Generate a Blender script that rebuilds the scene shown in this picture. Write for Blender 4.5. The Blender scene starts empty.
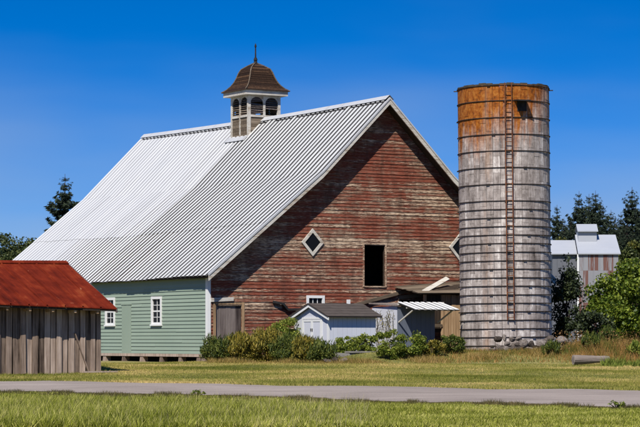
import bpy, math, random
import numpy as np
from mathutils import Vector, Matrix

# ------------------------------------------------------------------ camera, sky, sun, exposure
scene = bpy.context.scene
col = scene.collection
ALPHA = math.radians(30.8)              # barn orientation
CA, SA = math.cos(ALPHA), math.sin(ALPHA)
SUN = Vector((-0.411, -1.409, 1.67)).normalized()     # direction towards the sun

cam_d = bpy.data.cameras.new("camera")
cam = bpy.data.objects.new("camera", cam_d)
col.objects.link(cam)
cam.location = (0, 0, 0.9)
cam.rotation_euler = (math.radians(90), 0, 0)
cam_d.sensor_width = 36.0
cam_d.lens = 2450 / 640 * 36
cam_d.shift_y = 126.5 / 640
cam_d.clip_start = 0.5
cam_d.clip_end = 9000
scene.camera = cam

world = bpy.data.worlds.new("World")
scene.world = world
world.use_nodes = True
wt = world.node_tree
wt.nodes.clear()
w_out = wt.nodes.new("ShaderNodeOutputWorld")
w_bg = wt.nodes.new("ShaderNodeBackground")
w_sky = wt.nodes.new("ShaderNodeTexSky")
w_sky.sky_type = 'NISHITA'
w_sky.sun_disc = False
w_sky.sun_elevation = math.asin(SUN.z)
w_sky.sun_rotation = math.atan2(SUN.x, SUN.y)
w_sky.air_density = 1.0
w_sky.dust_density = 0.0
w_sky.ozone_density = 4.0
w_tc = wt.nodes.new("ShaderNodeTexCoord")
w_map = wt.nodes.new("ShaderNodeMapping")
w_map.inputs["Scale"].default_value = (1, 1, 2.6)
w_add = wt.nodes.new("ShaderNodeVectorMath"); w_add.operation = 'ADD'
w_add.inputs[1].default_value = (0, 0, 0.05)
w_nrm = wt.nodes.new("ShaderNodeVectorMath"); w_nrm.operation = 'NORMALIZE'
w_hsv = wt.nodes.new("ShaderNodeHueSaturation")
w_hsv.inputs["Hue"].default_value = 0.512
w_hsv.inputs["Saturation"].default_value = 1.6
w_hsv.inputs["Value"].default_value = 1.0
# thin haze that whitens the sky towards the horizon, its upper edge drawn out in faint cirrus
w_sep = wt.nodes.new("ShaderNodeSeparateXYZ")
w_cm = wt.nodes.new("ShaderNodeMapping"); w_cm.inputs["Scale"].default_value = (2.2, 2.2, 9.0)
w_cm.inputs["Rotation"].default_value = (0, math.radians(5), 0)
w_cn = wt.nodes.new("ShaderNodeTexNoise"); w_cn.inputs["Scale"].default_value = 2.4
w_cn.inputs["Detail"].default_value = 3.5; w_cn.inputs["Roughness"].default_value = 0.45
w_m1 = wt.nodes.new("ShaderNodeMath"); w_m1.operation = 'MULTIPLY_ADD'
w_m1.inputs[1].default_value = -0.11; w_m1.inputs[2].default_value = 0.055
w_m2 = wt.nodes.new("ShaderNodeMath"); w_m2.operation = 'ADD'
w_cr = wt.nodes.new("ShaderNodeValToRGB")
w_cr.color_ramp.interpolation = 'EASE'
w_cr.color_ramp.elements[0].position = 0.0; w_cr.color_ramp.elements[0].color = (0.97, 0.97, 0.97, 1)
w_cr.color_ramp.elements[1].position = 0.136; w_cr.color_ramp.elements[1].color = (0, 0, 0, 1)
w_mix = wt.nodes.new("ShaderNodeMixRGB")
w_mix.inputs[2].default_value = (2.25, 3.0, 4.4, 1)
L = wt.links.new
L(w_tc.outputs["Generated"], w_map.inputs["Vector"])
L(w_map.outputs[0], w_add.inputs[0])
L(w_add.outputs[0], w_nrm.inputs[0])
L(w_nrm.outputs[0], w_sky.inputs["Vector"])
L(w_sky.outputs[0], w_hsv.inputs["Color"])
L(w_tc.outputs["Generated"], w_cm.inputs["Vector"])
L(w_tc.outputs["Generated"], w_sep.inputs[0])
L(w_cm.outputs[0], w_cn.inputs["Vector"])
L(w_cn.outputs["Fac"], w_m1.inputs[0])
L(w_m1.outputs[0], w_m2.inputs[0])
L(w_sep.outputs["Z"], w_m2.inputs[1])
L(w_m2.outputs[0], w_cr.inputs[0])
L(w_cr.outputs[0], w_mix.inputs[0])
L(w_hsv.outputs[0], w_mix.inputs[1])
L(w_mix.outputs[0], w_bg.inputs["Color"])
w_bg.inputs["Strength"].default_value = 0.107
L(w_bg.outputs[0], w_out.inputs["Surface"])

sun_d = bpy.data.lights.new("sun", 'SUN')
sun_d.energy = 5.0
sun_d.angle = math.radians(0.5)
sun_d.color = (1.0, 0.955, 0.88)
sun = bpy.data.objects.new("sun", sun_d)
sun.rotation_euler = SUN.to_track_quat('Z', 'Y').to_euler()
sun.location = (-30, -40, 60)
col.objects.link(sun)

scene.view_settings.view_transform = 'Standard'
scene.view_settings.look = 'None'
scene.view_settings.exposure = 0.4
scene.view_settings.gamma = 1.0
scene.view_settings.use_curve_mapping = False
scene.cycles.use_denoising = True
scene.cycles.max_bounces = 6

rnd = random.Random(7)
rng = np.random.default_rng(11)


# ------------------------------------------------------------------ helpers
def link(o, parent=None):
    col.objects.link(o)
    if parent is not None:
        o.parent = parent
    return o


def tag(o, label=None, cat=None, group=None, kind=None):
    if label: o["label"] = label
    if cat: o["category"] = cat
    if group: o["group"] = group
    if kind: o["kind"] = kind
    return o


def empty(name, loc, rz=0.0):
    o = bpy.data.objects.new(name, None)
    o.empty_display_size = 0.3
    o.location = loc
    o.rotation_euler = (0, 0, rz)
    return link(o)


class MB:
    """Collects faces of one mesh."""
    def __init__(self):
        self.v = []; self.f = []; self.m = []

    def poly(self, pts, mi=0):
        n = len(self.v)
        self.v.extend([tuple(p) for p in pts])
        self.f.append(tuple(range(n, n + len(pts)))); self.m.append(mi)

    def hexa(self, p, mi=0):
        """eight corners: bottom four counter-clockwise seen from above, then the top four"""
        n = len(self.v)
        self.v.extend([tuple(q) for q in p])
        for q in ((3, 2, 1, 0), (4, 5, 6, 7), (0, 1, 5, 4), (1, 2, 6, 5), (2, 3, 7, 6), (3, 0, 4, 7)):
            self.f.append(tuple(n + i for i in q)); self.m.append(mi)

    def box(self, x0, x1, y0, y1, z0, z1, mi=0):
        self.hexa([(x0, y0, z0), (x1, y0, z0), (x1, y1, z0), (x0, y1, z0),
                   (x0, y0, z1), (x1, y0, z1), (x1, y1, z1), (x0, y1, z1)], mi)

    def tube(self, p0, p1, r0, r1=None, n=6, cap=True, mi=0):
        r1 = r0 if r1 is None else r1
        p0 = Vector(p0); p1 = Vector(p1); d = (p1 - p0)
        q = d.to_track_quat('Z', 'Y'); b = len(self.v)
        for p, r in ((p0, r0), (p1, r1)):
            for k in range(n):
                a = 2 * math.pi * k / n
                self.v.append(tuple(p + q @ Vector((r * math.cos(a), r * math.sin(a), 0))))
        for k in range(n):
            self.f.append((b + k, b + (k + 1) % n, b + n + (k + 1) % n, b + n + k)); self.m.append(mi)
        if cap:
            self.f.append(tuple(b + k for k in reversed(range(n)))); self.m.append(mi)
            self.f.append(tuple(b + n + k for k in range(n))); self.m.append(mi)

    def bar(self, p0, p1, w, h, up=(0, 0, 1), mi=0):
        """a squared bar from p0 to p1, w wide and h high"""
        p0 = Vector(p0); p1 = Vector(p1); d = (p1 - p0).normalized(); up = Vector(up)
        s = d.cross(up).normalized() * (w / 2); t = s.cross(d).normalized() * (h / 2)
        self.hexa([p0 - s - t, p0 + s - t, p1 + s - t, p1 - s - t,
                   p0 - s + t, p0 + s + t, p1 + s + t, p1 - s + t], mi)

    def mesh(self, name, mats, smooth=False):
        me = bpy.data.meshes.new(name)
        me.from_pydata(self.v, [], self.f)
        for m in (mats if isinstance(mats, (list, tuple)) else [mats]):
            me.materials.append(m)
        if any(self.m):
            me.polygons.foreach_set("material_index", self.m)
        if smooth:
            me.polygons.foreach_set("use_smooth", [True] * len(me.polygons))
        me.update()
        return me

    def build(self, name, mats, parent=None, smooth=False):
        o = bpy.data.objects.new(name, self.mesh(name, mats, smooth))
        return link(o, parent)


def obj(name, me, parent=None, loc=(0, 0, 0)):
    o = bpy.data.objects.new(name, me)
    o.location = loc
    return link(o, parent)


def np_mesh(name, verts, tris, mat, smooth=False):
    me = bpy.data.meshes.new(name)
    nv, nt = len(verts), len(tris)
    k = tris.shape[1]
    me.vertices.add(nv); me.vertices.foreach_set("co", np.asarray(verts, dtype=np.float32).ravel())
    me.loops.add(nt * k); me.loops.foreach_set("vertex_index", np.asarray(tris, dtype=np.int32).ravel())
    me.polygons.add(nt)
    me.polygons.foreach_set("loop_start", np.arange(0, nt * k, k, dtype=np.int32))
    me.polygons.foreach_set("loop_total", np.full(nt, k, dtype=np.int32))
    me.materials.append(mat)
    me.update(calc_edges=True)
    if smooth:
        me.polygons.foreach_set("use_smooth", [True] * nt)
    return me


# ------------------------------------------------------------------ materials
class NT:
    def __init__(self, name):
        self.mat = bpy.data.materials.new(name)
        self.mat.use_nodes = True
        self.t = self.mat.node_tree
        self.bsdf = self.t.nodes["Principled BSDF"]
        self.bsdf.inputs["Specular IOR Level"].default_value = 0.25

    def n(self, typ, **kw):
        nd = self.t.nodes.new(typ)
        for k, v in kw.items(): setattr(nd, k, v)
        return nd

    def l(self, a, b): self.t.links.new(a, b)

    def val(self, a, b, op='MULTIPLY', clamp=False):
        m = self.n("ShaderNodeMath", operation=op); m.use_clamp = clamp
        for i, x in enumerate((a, b)):
            if x is None: continue
            if isinstance(x, (int, float)): m.inputs[i].default_value = x
            else: self.l(x, m.inputs[i])
        return m.outputs[0]

    def coord(self, kind="Object", scale=(1, 1, 1), rand=0.0, rot=(0, 0, 0)):
        if kind == "Position":
            src = self.n("ShaderNodeNewGeometry").outputs["Position"]
        else:
            src = self.n("ShaderNodeTexCoord").outputs[kind]
        if rand:
            oi = self.n("ShaderNodeObjectInfo")
            r = self.val(oi.outputs["Random"], rand)
            cb = self.n("ShaderNodeCombineXYZ")
            for i in range(3): self.l(r, cb.inputs[i])
            ad = self.n("ShaderNodeVectorMath", operation='ADD')
            self.l(src, ad.inputs[0]); self.l(cb.outputs[0], ad.inputs[1]); src = ad.outputs[0]
        mp = self.n("ShaderNodeMapping")
        mp.inputs["Scale"].default_value = scale
        mp.inputs["Rotation"].default_value = rot
        self.l(src, mp.inputs["Vector"])
        return mp.outputs[0]

    def noise(self, vec, scale=1.0, detail=4.0, rough=0.6):
        nz = self.n("ShaderNodeTexNoise")
        nz.inputs["Scale"].default_value = scale
        nz.inputs["Detail"].default_value = detail
        nz.inputs["Roughness"].default_value = rough
        self.l(vec, nz.inputs["Vector"])
        return nz.outputs["Fac"]

    def ramp(self, fac, stops):
        r = self.n("ShaderNodeValToRGB")
        e = r.color_ramp.elements
        while len(e) < len(stops): e.new(0.5)
        for el, (p, c) in zip(e, stops):
            el.position = p
            el.color = (c, c, c, 1) if isinstance(c, (int, float)) else (*c, 1)
        self.l(fac, r.inputs[0])
        return r.outputs[0]

    def mix(self, fac, a, b, mode='MIX'):
        m = self.n("ShaderNodeMixRGB", blend_type=mode)
        for i, x in enumerate((fac, a, b)):
            if isinstance(x, (int, float)): m.inputs[i].default_value = x
            elif isinstance(x, tuple): m.inputs[i].default_value = (*x, 1)
            else: self.l(x, m.inputs[i])
        return m.outputs[0]

    def random(self): return self.n("ShaderNodeObjectInfo").outputs["Random"]
    def island(self): return self.n("ShaderNodeNewGeometry").outputs["Random Per Island"]

    def done(self, color, rough=0.85, bump=None, strength=0.3, dist=0.02, metallic=0.0, spec=None, trans=None):
        b = self.bsdf
        if isinstance(color, tuple): b.inputs["Base Color"].default_value = (*color, 1)
        else: self.l(color, b.inputs["Base Color"])
        if isinstance(rough, (int, float)): b.inputs["Roughness"].default_value = rough
        else: self.l(rough, b.inputs["Roughness"])
        b.inputs["Metallic"].default_value = metallic
        if spec is not None: b.inputs["Specular IOR Level"].default_value = spec
        if bump is not None:
            bp = self.n("ShaderNodeBump")
            bp.inputs["Strength"].default_value = strength
            bp.inputs["Distance"].default_value = dist
            self.l(bump, bp.inputs["Height"]); self.l(bp.outputs[0], b.inputs["Normal"])
        if trans:
            tr = self.n("ShaderNodeBsdfTranslucent"); ms = self.n("ShaderNodeMixShader")
            self.l(color, tr.inputs["Color"]); ms.inputs[0].default_value = trans
            out = self.t.nodes["Material Output"]
            self.l(b.outputs[0], ms.inputs[1]); self.l(tr.outputs[0], ms.inputs[2]); self.l(ms.outputs[0], out.inputs["Surface"])
        return self.mat


GR = {'x': (0.7, 14, 14), 'y': (14, 0.7, 14), 'z': (14, 14, 0.7)}


def wood(name, dark, mid, light, axis, var=0.35, rough=0.9, big=0.5):
    """bare weathered timber: grain along one axis, each piece a little different"""
    t = NT(name)
    g = t.noise(t.coord(scale=GR[axis], rand=43), 1.0, 6, 0.65)
    b = t.noise(t.coord(scale=(0.8, 0.8, 0.8), rand=17), big * 2, 4)
    f = t.val(t.val(g, 0.7), t.val(b, 0.3), 'ADD')
    f = t.val(f, t.val(t.val(t.random(), 0.5, 'SUBTRACT'), var), 'ADD')
    c = t.ramp(f, [(0.25, dark), (0.5, mid), (0.78, light)])
    return t.done(c, rough, g, 0.5, 0.02, spec=0.15)


def painted(name, paint, paint2, bare, peel=0.35, axis='y', rough=0.7, var=0.25):
    """painted timber with dirt and some bare patches"""
    t = NT(name)
    g = t.noise(t.coord(scale=GR[axis], rand=31), 1.0, 6, 0.7)
    b = t.noise(t.coord(scale=(1, 1, 1), rand=11), 1.1, 5)
    base = t.mix(t.val(t.val(b, t.val(t.val(t.random(), .5, 'SUBTRACT'), var), 'ADD'), 1.0, clamp=True), paint, paint2)
    m = t.ramp(t.val(t.val(g, .6), t.val(b, .4), 'ADD'), [(1 - peel - 0.05, 0.0), (1 - peel + 0.09, 1.0)])
    c = t.mix(m, base, bare)
    return t.done(c, rough, g, 0.25, 0.01, spec=0.25)


def red_siding():
    t = NT("red_barn_siding")
    g = t.noise(t.coord(scale=(1.6, 9, 30), rand=61), 1.0, 8, 0.78)
    g2 = t.noise(t.coord(scale=(4.0, 9, 38), rand=23), 1.0, 7, 0.75)
    area = t.noise(t.coord(scale=(0.42, 1, 0.55)), 1.0, 5, 0.65)
    r = t.val(t.random(), 0.5, 'SUBTRACT')
    red = t.ramp(g2, [(0.30, (0.070, 0.016, 0.009)), (0.50, (0.175, 0.048, 0.028)), (0.68, (0.27, 0.115, 0.078))])
    bare = t.ramp(g2, [(0.34, (0.050, 0.030, 0.020)), (0.50, (0.190, 0.125, 0.086)), (0.64, (0.34, 0.245, 0.165))])
    pale = t.ramp(g, [(0.4, (0.36, 0.25, 0.165)), (0.62, (0.66, 0.52, 0.37))])
    f = t.val(t.val(g, t.val(area, 0.80), 'ADD'), t.val(r, 0.12), 'ADD')
    c = t.mix(t.ramp(f, [(0.84, 0.0), (0.96, 0.9)]), red, bare)
    f2 = t.val(t.val(g2, t.val(area, 0.55), 'ADD'), t.val(r, 0.20), 'ADD')
    c = t.mix(t.ramp(f2, [(0.85, 0.0), (0.93, 0.9)]), c, pale)
    # grime runs and dark weathering
    d = t.noise(t.coord(scale=(2.4, 2, 0.55)), 1.0, 5, 0.65)
    c = t.mix(t.ramp(d, [(0.50, 0.0), (0.70, 0.6)]), c, (0.050, 0.026, 0.018))
    return t.done(c, 0.85, g, 0.6, 0.02, spec=0.08)


def green_siding():
    t = NT("green_clapboard_paint")
    g = t.noise(t.coord(scale=(10, 0.5, 18), rand=29), 1.0, 6, 0.7)
    b = t.noise(t.coord(scale=(1, 0.7, 0.7)), 1.0, 5)
    c = t.mix(b, (0.215, 0.268, 0.205), (0.265, 0.320, 0.248))
    c = t.mix(t.val(t.random(), 0.22), c, (0.17, 0.222, 0.168))
    m = t.ramp(t.val(t.val(g, .75), t.val(b, .25), 'ADD'), [(0.62, 0.0), (0.74, 0.6)])
    c = t.mix(m, c, (0.35, 0.39, 0.31))
    return t.done(c, 0.62, g, 0.2, 0.01, spec=0.25)


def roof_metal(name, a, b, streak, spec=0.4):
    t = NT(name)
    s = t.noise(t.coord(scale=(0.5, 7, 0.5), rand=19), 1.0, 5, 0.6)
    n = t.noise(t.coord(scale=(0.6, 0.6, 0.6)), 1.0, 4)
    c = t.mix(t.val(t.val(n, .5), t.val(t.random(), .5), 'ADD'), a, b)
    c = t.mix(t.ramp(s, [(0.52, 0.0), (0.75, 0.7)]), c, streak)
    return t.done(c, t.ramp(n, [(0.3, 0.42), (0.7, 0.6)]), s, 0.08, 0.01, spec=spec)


def rust_roof():
    t = NT("rusted_red_roof")
    s = t.noise(t.coord(scale=(6, 0.55, 0.55), rand=13), 1.0, 6, 0.65)
    n = t.noise(t.coord(scale=(1.3, 1.3, 1.3)), 1.0, 6, 0.65)
    f = t.val(t.val(s, .5), t.val(n, .5), 'ADD')
    f = t.val(f, t.val(t.val(t.random(), .5, 'SUBTRACT'), .10), 'ADD')
    c = t.ramp(f, [(0.30, (0.034, 0.006, 0.004)), (0.44, (0.090, 0.011, 0.005)), (0.56, (0.140, 0.018, 0.007)), (0.72, (0.24, 0.055, 0.018))])
    sp = t.noise(t.coord(scale=(5, 2.5, 2.5), rand=5), 1.0, 3)
    c = t.mix(t.ramp(sp, [(0.69, 0.0), (0.76, 0.65)]), c, (0.48, 0.24, 0.12))
    return t.done(c, 0.9, n, 0.25, 0.01, spec=0.04)


def silo_concrete():
    t = NT("stave_concrete")
    p = t.coord("Position", (1, 1, 1))
    run = t.noise(t.coord("Position", (4.2, 4.2, 0.40)), 1.0, 6, 0.72)
    fine = t.noise(t.coord("Position", (7, 7, 5)), 1.0, 6, 0.7)
    r = t.val(t.random(), 0.5, 'SUBTRACT')
    f = t.val(t.val(t.val(run, .6), t.val(fine, .4), 'ADD'), t.val(r, .11), 'ADD')
    c = t.ramp(f, [(0.30, (0.060, 0.048, 0.041)), (0.42, (0.200, 0.168, 0.150)), (0.54, (0.355, 0.308, 0.280)), (0.67, (0.70, 0.645, 0.59))])
    # orange lichen that grows from the rim down
    sx = t.n("ShaderNodeSeparateXYZ"); t.l(p, sx.inputs[0])
    h = t.val(t.val(sx.outputs["Z"], 8.2, 'SUBTRACT'), 0.36)
    lat = t.val(t.val(sx.outputs["X"], 7.1, 'SUBTRACT'), -0.16)
    edge = t.noise(t.coord("Position", (2.6, 2.6, 0.22)), 1.0, 6, 0.72)
    k = t.val(t.val(h, lat, 'ADD'), t.val(t.val(edge, 0.5, 'SUBTRACT'), 2.6), 'ADD')
    mk = t.ramp(k, [(0.10, 0.0), (0.72, 0.97)])
    lich = t.ramp(fine, [(0.32, (0.055, 0.022, 0.008)), (0.47, (0.245, 0.062, 0.002)), (0.66, (0.36, 0.135, 0.018))])
    c = t.mix(mk, c, lich)
    # one rust run down the face
    rr = t.val(t.val(sx.outputs["X"], 6.72, 'SUBTRACT'), 0.0, 'ADD')
    band = t.ramp(t.val(t.val(rr, None, 'ABSOLUTE'), t.val(edge, 0.18), 'SUBTRACT'), [(0.0, 0.5), (0.14, 0.0)])
    c = t.mix(t.val(band, t.ramp(run, [(0.42, 0.0), (0.6, 1.0)])), c, (0.25, 0.13, 0.06))
    return t.done(c, 0.9, fine, 0.35, 0.02, spec=0.15)


def rust(name, a, b, c):
    t = NT(name)
    n = t.noise(t.coord("Position", (5, 5, 5)), 1.0, 5)
    return t.done(t.ramp(n, [(0.3, a), (0.5, b), (0.7, c)]), 0.85, spec=0.2)


def leaf_mat(name, c0, c1, c2, trans=0.3, rough=0.55):
    t = NT(name)
    i = t.island()
    n = t.noise(t.coord("Position", (0.9, 0.9, 0.9)), 1.0, 3)
    f = t.val(t.val(i, .6), t.val(n, .4), 'ADD')
    c = t.ramp(f, [(0.22, c0), (0.5, c1), (0.8, c2)])
    return t.done(c, rough, trans=trans, spec=0.3)


def plain(name, c, rough=0.8, spec=0.25, var=0.12):
    t = NT(name)
    n = t.noise(t.coord("Object", (3, 3, 3), rand=9), 1.0, 5)
    d = tuple(x * (1 - var * 2) for x in c)
    return t.done(t.mix(n, d, tuple(min(1, x * (1 + var)) for x in c)), rough, n, 0.15, 0.01, spec=spec)


M = {}
M['red'] = red_siding()
M['green'] = green_siding()
M['white_trim'] = painted("white_trim_paint", (0.66, 0.66, 0.65), (0.58, 0.575, 0.54), (0.33, 0.27, 0.2), 0.24, 'z')
M['white_worn'] = painted("worn_white_paint", (0.55, 0.53, 0.48), (0.42, 0.38, 0.32), (0.22, 0.16, 0.10), 0.46, 'x')
M['white_shed'] = painted("white_shed_paint", (0.52, 0.53, 0.57), (0.46, 0.47, 0.51), (0.32, 0.32, 0.34), 0.2, 'z', var=0.1)
M['shade_blue_grey'] = painted('shaded_front_boards', (0.12, 0.135, 0.17), (0.085, 0.10, 0.13), (0.10, 0.09, 0.08), 0.3, 'z')  # front boards under the awning, their shade put into the colour
M['grey_wood_z'] = wood("weathered_grey_planks", (0.045, 0.031, 0.022), (0.235, 0.172, 0.130), (0.50, 0.395, 0.32), 'z', 0.30)
M['brown_wood_z'] = wood("weathered_brown_planks", (0.09, 0.055, 0.030), (0.33, 0.215, 0.120), (0.56, 0.41, 0.265), 'z', 0.3)
M['door_wood'] = wood("grey_door_planks", (0.03, 0.022, 0.02), (0.12, 0.095, 0.085), (0.25, 0.21, 0.185), 'z', 0.25)
M['brown_wood_x'] = wood("weathered_lean_to_boards", (0.035, 0.026, 0.019), (0.130, 0.098, 0.068), (0.26, 0.205, 0.15), 'x', 0.3)
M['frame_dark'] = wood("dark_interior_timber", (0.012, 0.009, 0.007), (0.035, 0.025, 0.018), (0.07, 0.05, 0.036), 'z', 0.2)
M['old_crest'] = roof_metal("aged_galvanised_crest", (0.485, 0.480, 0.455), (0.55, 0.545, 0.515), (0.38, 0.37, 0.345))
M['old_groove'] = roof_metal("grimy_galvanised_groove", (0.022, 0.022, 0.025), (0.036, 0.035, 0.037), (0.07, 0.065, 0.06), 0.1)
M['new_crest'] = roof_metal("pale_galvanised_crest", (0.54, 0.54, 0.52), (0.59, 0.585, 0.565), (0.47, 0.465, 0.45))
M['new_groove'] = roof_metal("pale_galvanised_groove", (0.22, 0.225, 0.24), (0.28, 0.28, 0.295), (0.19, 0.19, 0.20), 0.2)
M['cap_metal'] = roof_metal("ridge_cap_metal", (0.38, 0.385, 0.39), (0.44, 0.44, 0.44), (0.25, 0.23, 0.21))  # plain grey metal of the ridge cap and flashings
M['rust_roof'] = rust_roof()
M['silo'] = silo_concrete()
M['hoop'] = rust("dark_hoop_iron", (0.016, 0.013, 0.012), (0.032, 0.025, 0.022), (0.06, 0.04, 0.03))
M['ladder'] = rust("rusted_ladder_iron", (0.05, 0.02, 0.011), (0.13, 0.045, 0.018), (0.22, 0.085, 0.03))
M['black_iron_and_shade'] = rust("black_iron_and_shade", (0.010, 0.010, 0.011), (0.02, 0.019, 0.019), (0.035, 0.03, 0.028))
M['shingle'] = wood("brown_cedar_shingle", (0.011, 0.006, 0.004), (0.031, 0.016, 0.009), (0.085, 0.046, 0.024), 'z', 0.4)
M['asphalt_shingle'] = plain("grey_brown_roofing", (0.080, 0.066, 0.058), 0.95, 0.1, 0.25)
def stone_mat():
    t = NT('fieldstone')
    n = t.noise(t.coord('Object', (2.2, 2.2, 2.2), rand=9), 1.0, 7, .75)
    f = t.val(n, t.val(t.val(t.random(), .5, 'SUBTRACT'), .45), 'ADD')
    c = t.ramp(f, [(.28, (0.070, 0.056, 0.046)), (.5, (0.20, 0.162, 0.135)), (.75, (0.42, 0.36, 0.31))])
    return t.done(c, .95, n, .9, .25, spec=.05)


M['stone'] = stone_mat()
M['stone_plain'] = plain("fieldstone", (0.17, 0.14, 0.118), 0.95, 0.05, 0.5)
M['concrete'] = plain("old_concrete", (0.27, 0.25, 0.225), 0.95, 0.1, 0.3)
M['rim'] = plain('mossy_rim_mortar', (0.085, 0.068, 0.045), 0.95, 0.05, 0.4)
M['log'] = wood("grey_log", (0.07, 0.055, 0.045), (0.21, 0.17, 0.14), (0.40, 0.34, 0.28), 'x', 0.2)
M['bark'] = wood("tree_bark", (0.02, 0.015, 0.011), (0.055, 0.04, 0.03), (0.10, 0.08, 0.06), 'z', 0.2)
M['stem'] = wood("plant_stem", (0.03, 0.025, 0.012), (0.08, 0.07, 0.03), (0.15, 0.12, 0.06), 'z', 0.2)


def glass():
    t = NT("dark_window_glass")
    return t.done((0.006, 0.007, 0.009), 0.35, spec=0.12)


M['glass'] = glass()

# ------------------------------------------------------------------ ground, road
def ss(x, a, b):
    t = np.clip((x - a) / (b - a), 0, 1)
    return t * t * (3 - 2 * t)


def gz(x, y):
    """ground height: low where the camera stands, rising gently to the farmyard, with a bank by the gable"""
    x = np.asarray(x, dtype=float); y = np.asarray(y, dtype=float)
    base = -0.7 + 0.02 * np.clip(y - 60, 0, 35)
    bank = 0.45 * ss(x, -1.2, 1.5) * ss(y, 93.8, 96.6)
    bumps = 0.025 * np.sin(x * 0.9 + 1.3 * np.sin(y * 0.31)) * np.sin(y * 0.47 + 0.6 * np.sin(x * 0.5))
    near = ss(y, 15, 45) * (1 - ss(y, 130, 220))
    return base + bank + bumps * near


def G(x, y): return float(gz(x, y))


def road_far(x):  return 72.3 - 0.40 * np.clip(x, -60, 60)
def road_near(x):
    x = np.clip(x, -60, 60)
    return 63.6 - np.where(x < 0, 0.51, 0.72) * np.clip(x, -14, 12) - 0.40 * (x - np.clip(x, -14, 12))


def ground_mat():
    t = NT("meadow_soil")
    n = t.noise(t.coord("Position", (0.10, 0.22, 1)), 1.0, 5)
    f = t.noise(t.coord("Position", (2.5, 5, 1)), 1.0, 6, 0.7)
    c = t.ramp(t.val(t.val(n, .6), t.val(f, .4), 'ADD'),
               [(0.33, (0.075, 0.085, 0.026)), (0.48, (0.155, 0.150, 0.050)), (0.60, (0.29, 0.235, 0.10)), (0.72, (0.42, 0.31, 0.15))])
    return t.done(c, 1.0, f, 0.4, 0.05, spec=0.05)


def road_mat():
    t = NT("worn_asphalt")
    n = t.noise(t.coord("Position", (0.3, 0.5, 1)), 1.0, 4)
    f = t.noise(t.coord("Position", (28, 28, 28)), 1.0, 4, 0.8)
    tr = t.noise(t.coord("Position", (0.15, 2.0, 1), rot=(0, 0, math.radians(24))), 1.0, 4)
    c = t.ramp(t.val(t.val(f, .45), t.val(t.val(n, .3), t.val(tr, .25), 'ADD'), 'ADD'),
               [(0.34, (0.150, 0.124, 0.104)), (0.5, (0.255, 0.212, 0.180)), (0.66, (0.37, 0.31, 0.265))])
    return t.done(c, 0.95, f, 0.5, 0.01, spec=0.1)


def sheet(name, xs, ys, zfun, mat):
    X, Y = np.meshgrid(xs, ys)
    Z = zfun(X, Y)
    v = np.stack([X.ravel(), Y.ravel(), Z.ravel()], 1)
    nx, ny = len(xs), len(ys)
    i = (np.arange(ny - 1)[:, None] * nx + np.arange(nx - 1)[None, :]).ravel()
    return np_mesh(name, v, np.stack([i, i + 1, i + nx + 1, i + nx], 1), mat, True)


xs = np.concatenate([[-4000, -1500, -500, -200, -100, -60], np.arange(-36, 36.1, 0.6), [60, 100, 200, 500, 1500, 4000]])
ys = np.concatenate([[-2500, -800, -200, -60, -20, 0, 15, 25, 35], np.arange(40, 125, 0.6), [130, 145, 170, 220, 300, 450, 800, 1600, 4000, 8000]])
tag(obj("ground", sheet("ground", xs, ys, gz, ground_mat())), kind="structure")

rx = np.arange(-60, 60.1, 0.6)
rv = []
for tt in np.linspace(0, 1, 14):
    yy = road_near(rx) * (1 - tt) + road_far(rx) * tt
    edge = (0.22 * np.sin(rx * 1.7) * np.sin(rx * 0.37 + 2) + .16 * np.sin(rx * 4.1 + 1) * np.sin(rx * .9)) * (1 if tt in (0, 1) else 0)
    yy = yy + edge
    rv.append(np.stack([rx, yy, gz(rx, yy) + 0.035 * math.sin(math.pi * min(1, max(0, tt))) + 0.012], 1))
rv = np.concatenate(rv)
n_ = len(rx)
ii = (np.arange(13)[:, None] * n_ + np.arange(n_ - 1)[None, :]).ravel()
tag(obj("road", np_mesh("road", rv, np.stack([ii, ii + 1, ii + n_ + 1, ii + n_], 1), road_mat(), True)), kind="structure")

# ------------------------------------------------------------------ the barn
BX, BY = -4.48, 98.0
W = 8.21               # half width of the gable
WB = 5.0                # where the roof pitch changes, measured from the side wall
Z_EAVE, Z_BREAK, Z_RIDGE = 3.72, 7.75, 10.9
O = 0.60                # gable overhang
LEN = 21.4
barn = tag(empty("barn", (BX, BY, 0), ALPHA),
           "large old barn with green side wall, peeling red gable and ribbed metal roof", "barn")


def roof_z(w):
    w = min(w, 2 * W - w)
    return Z_BREAK + (w - WB) * (Z_RIDGE - Z_BREAK) / (W - WB) if w > WB else Z_EAVE + w * (Z_BREAK - Z_EAVE) / WB


def half_at(z):
    """wall x where the underside of the roof is at height z"""
    z = z + 0.12
    if z <= Z_EAVE: return 0.0
    if z < Z_BREAK: return (z - Z_EAVE) * WB / (Z_BREAK - Z_EAVE)
    return min(W, WB + (z - Z_BREAK) * (W - WB) / (Z_RIDGE - Z_BREAK))


def cut(a, b, holes):
    out = [(a, b)]
    for h0, h1 in holes:
        nxt = []
        for s, e in out:
            if h1 <= s or h0 >= e: nxt.append((s, e)); continue
            if h0 - s > 0.03: nxt.append((s, h0))
            if e - h1 > 0.03: nxt.append((h1, e))
        out = nxt
    return out


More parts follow.
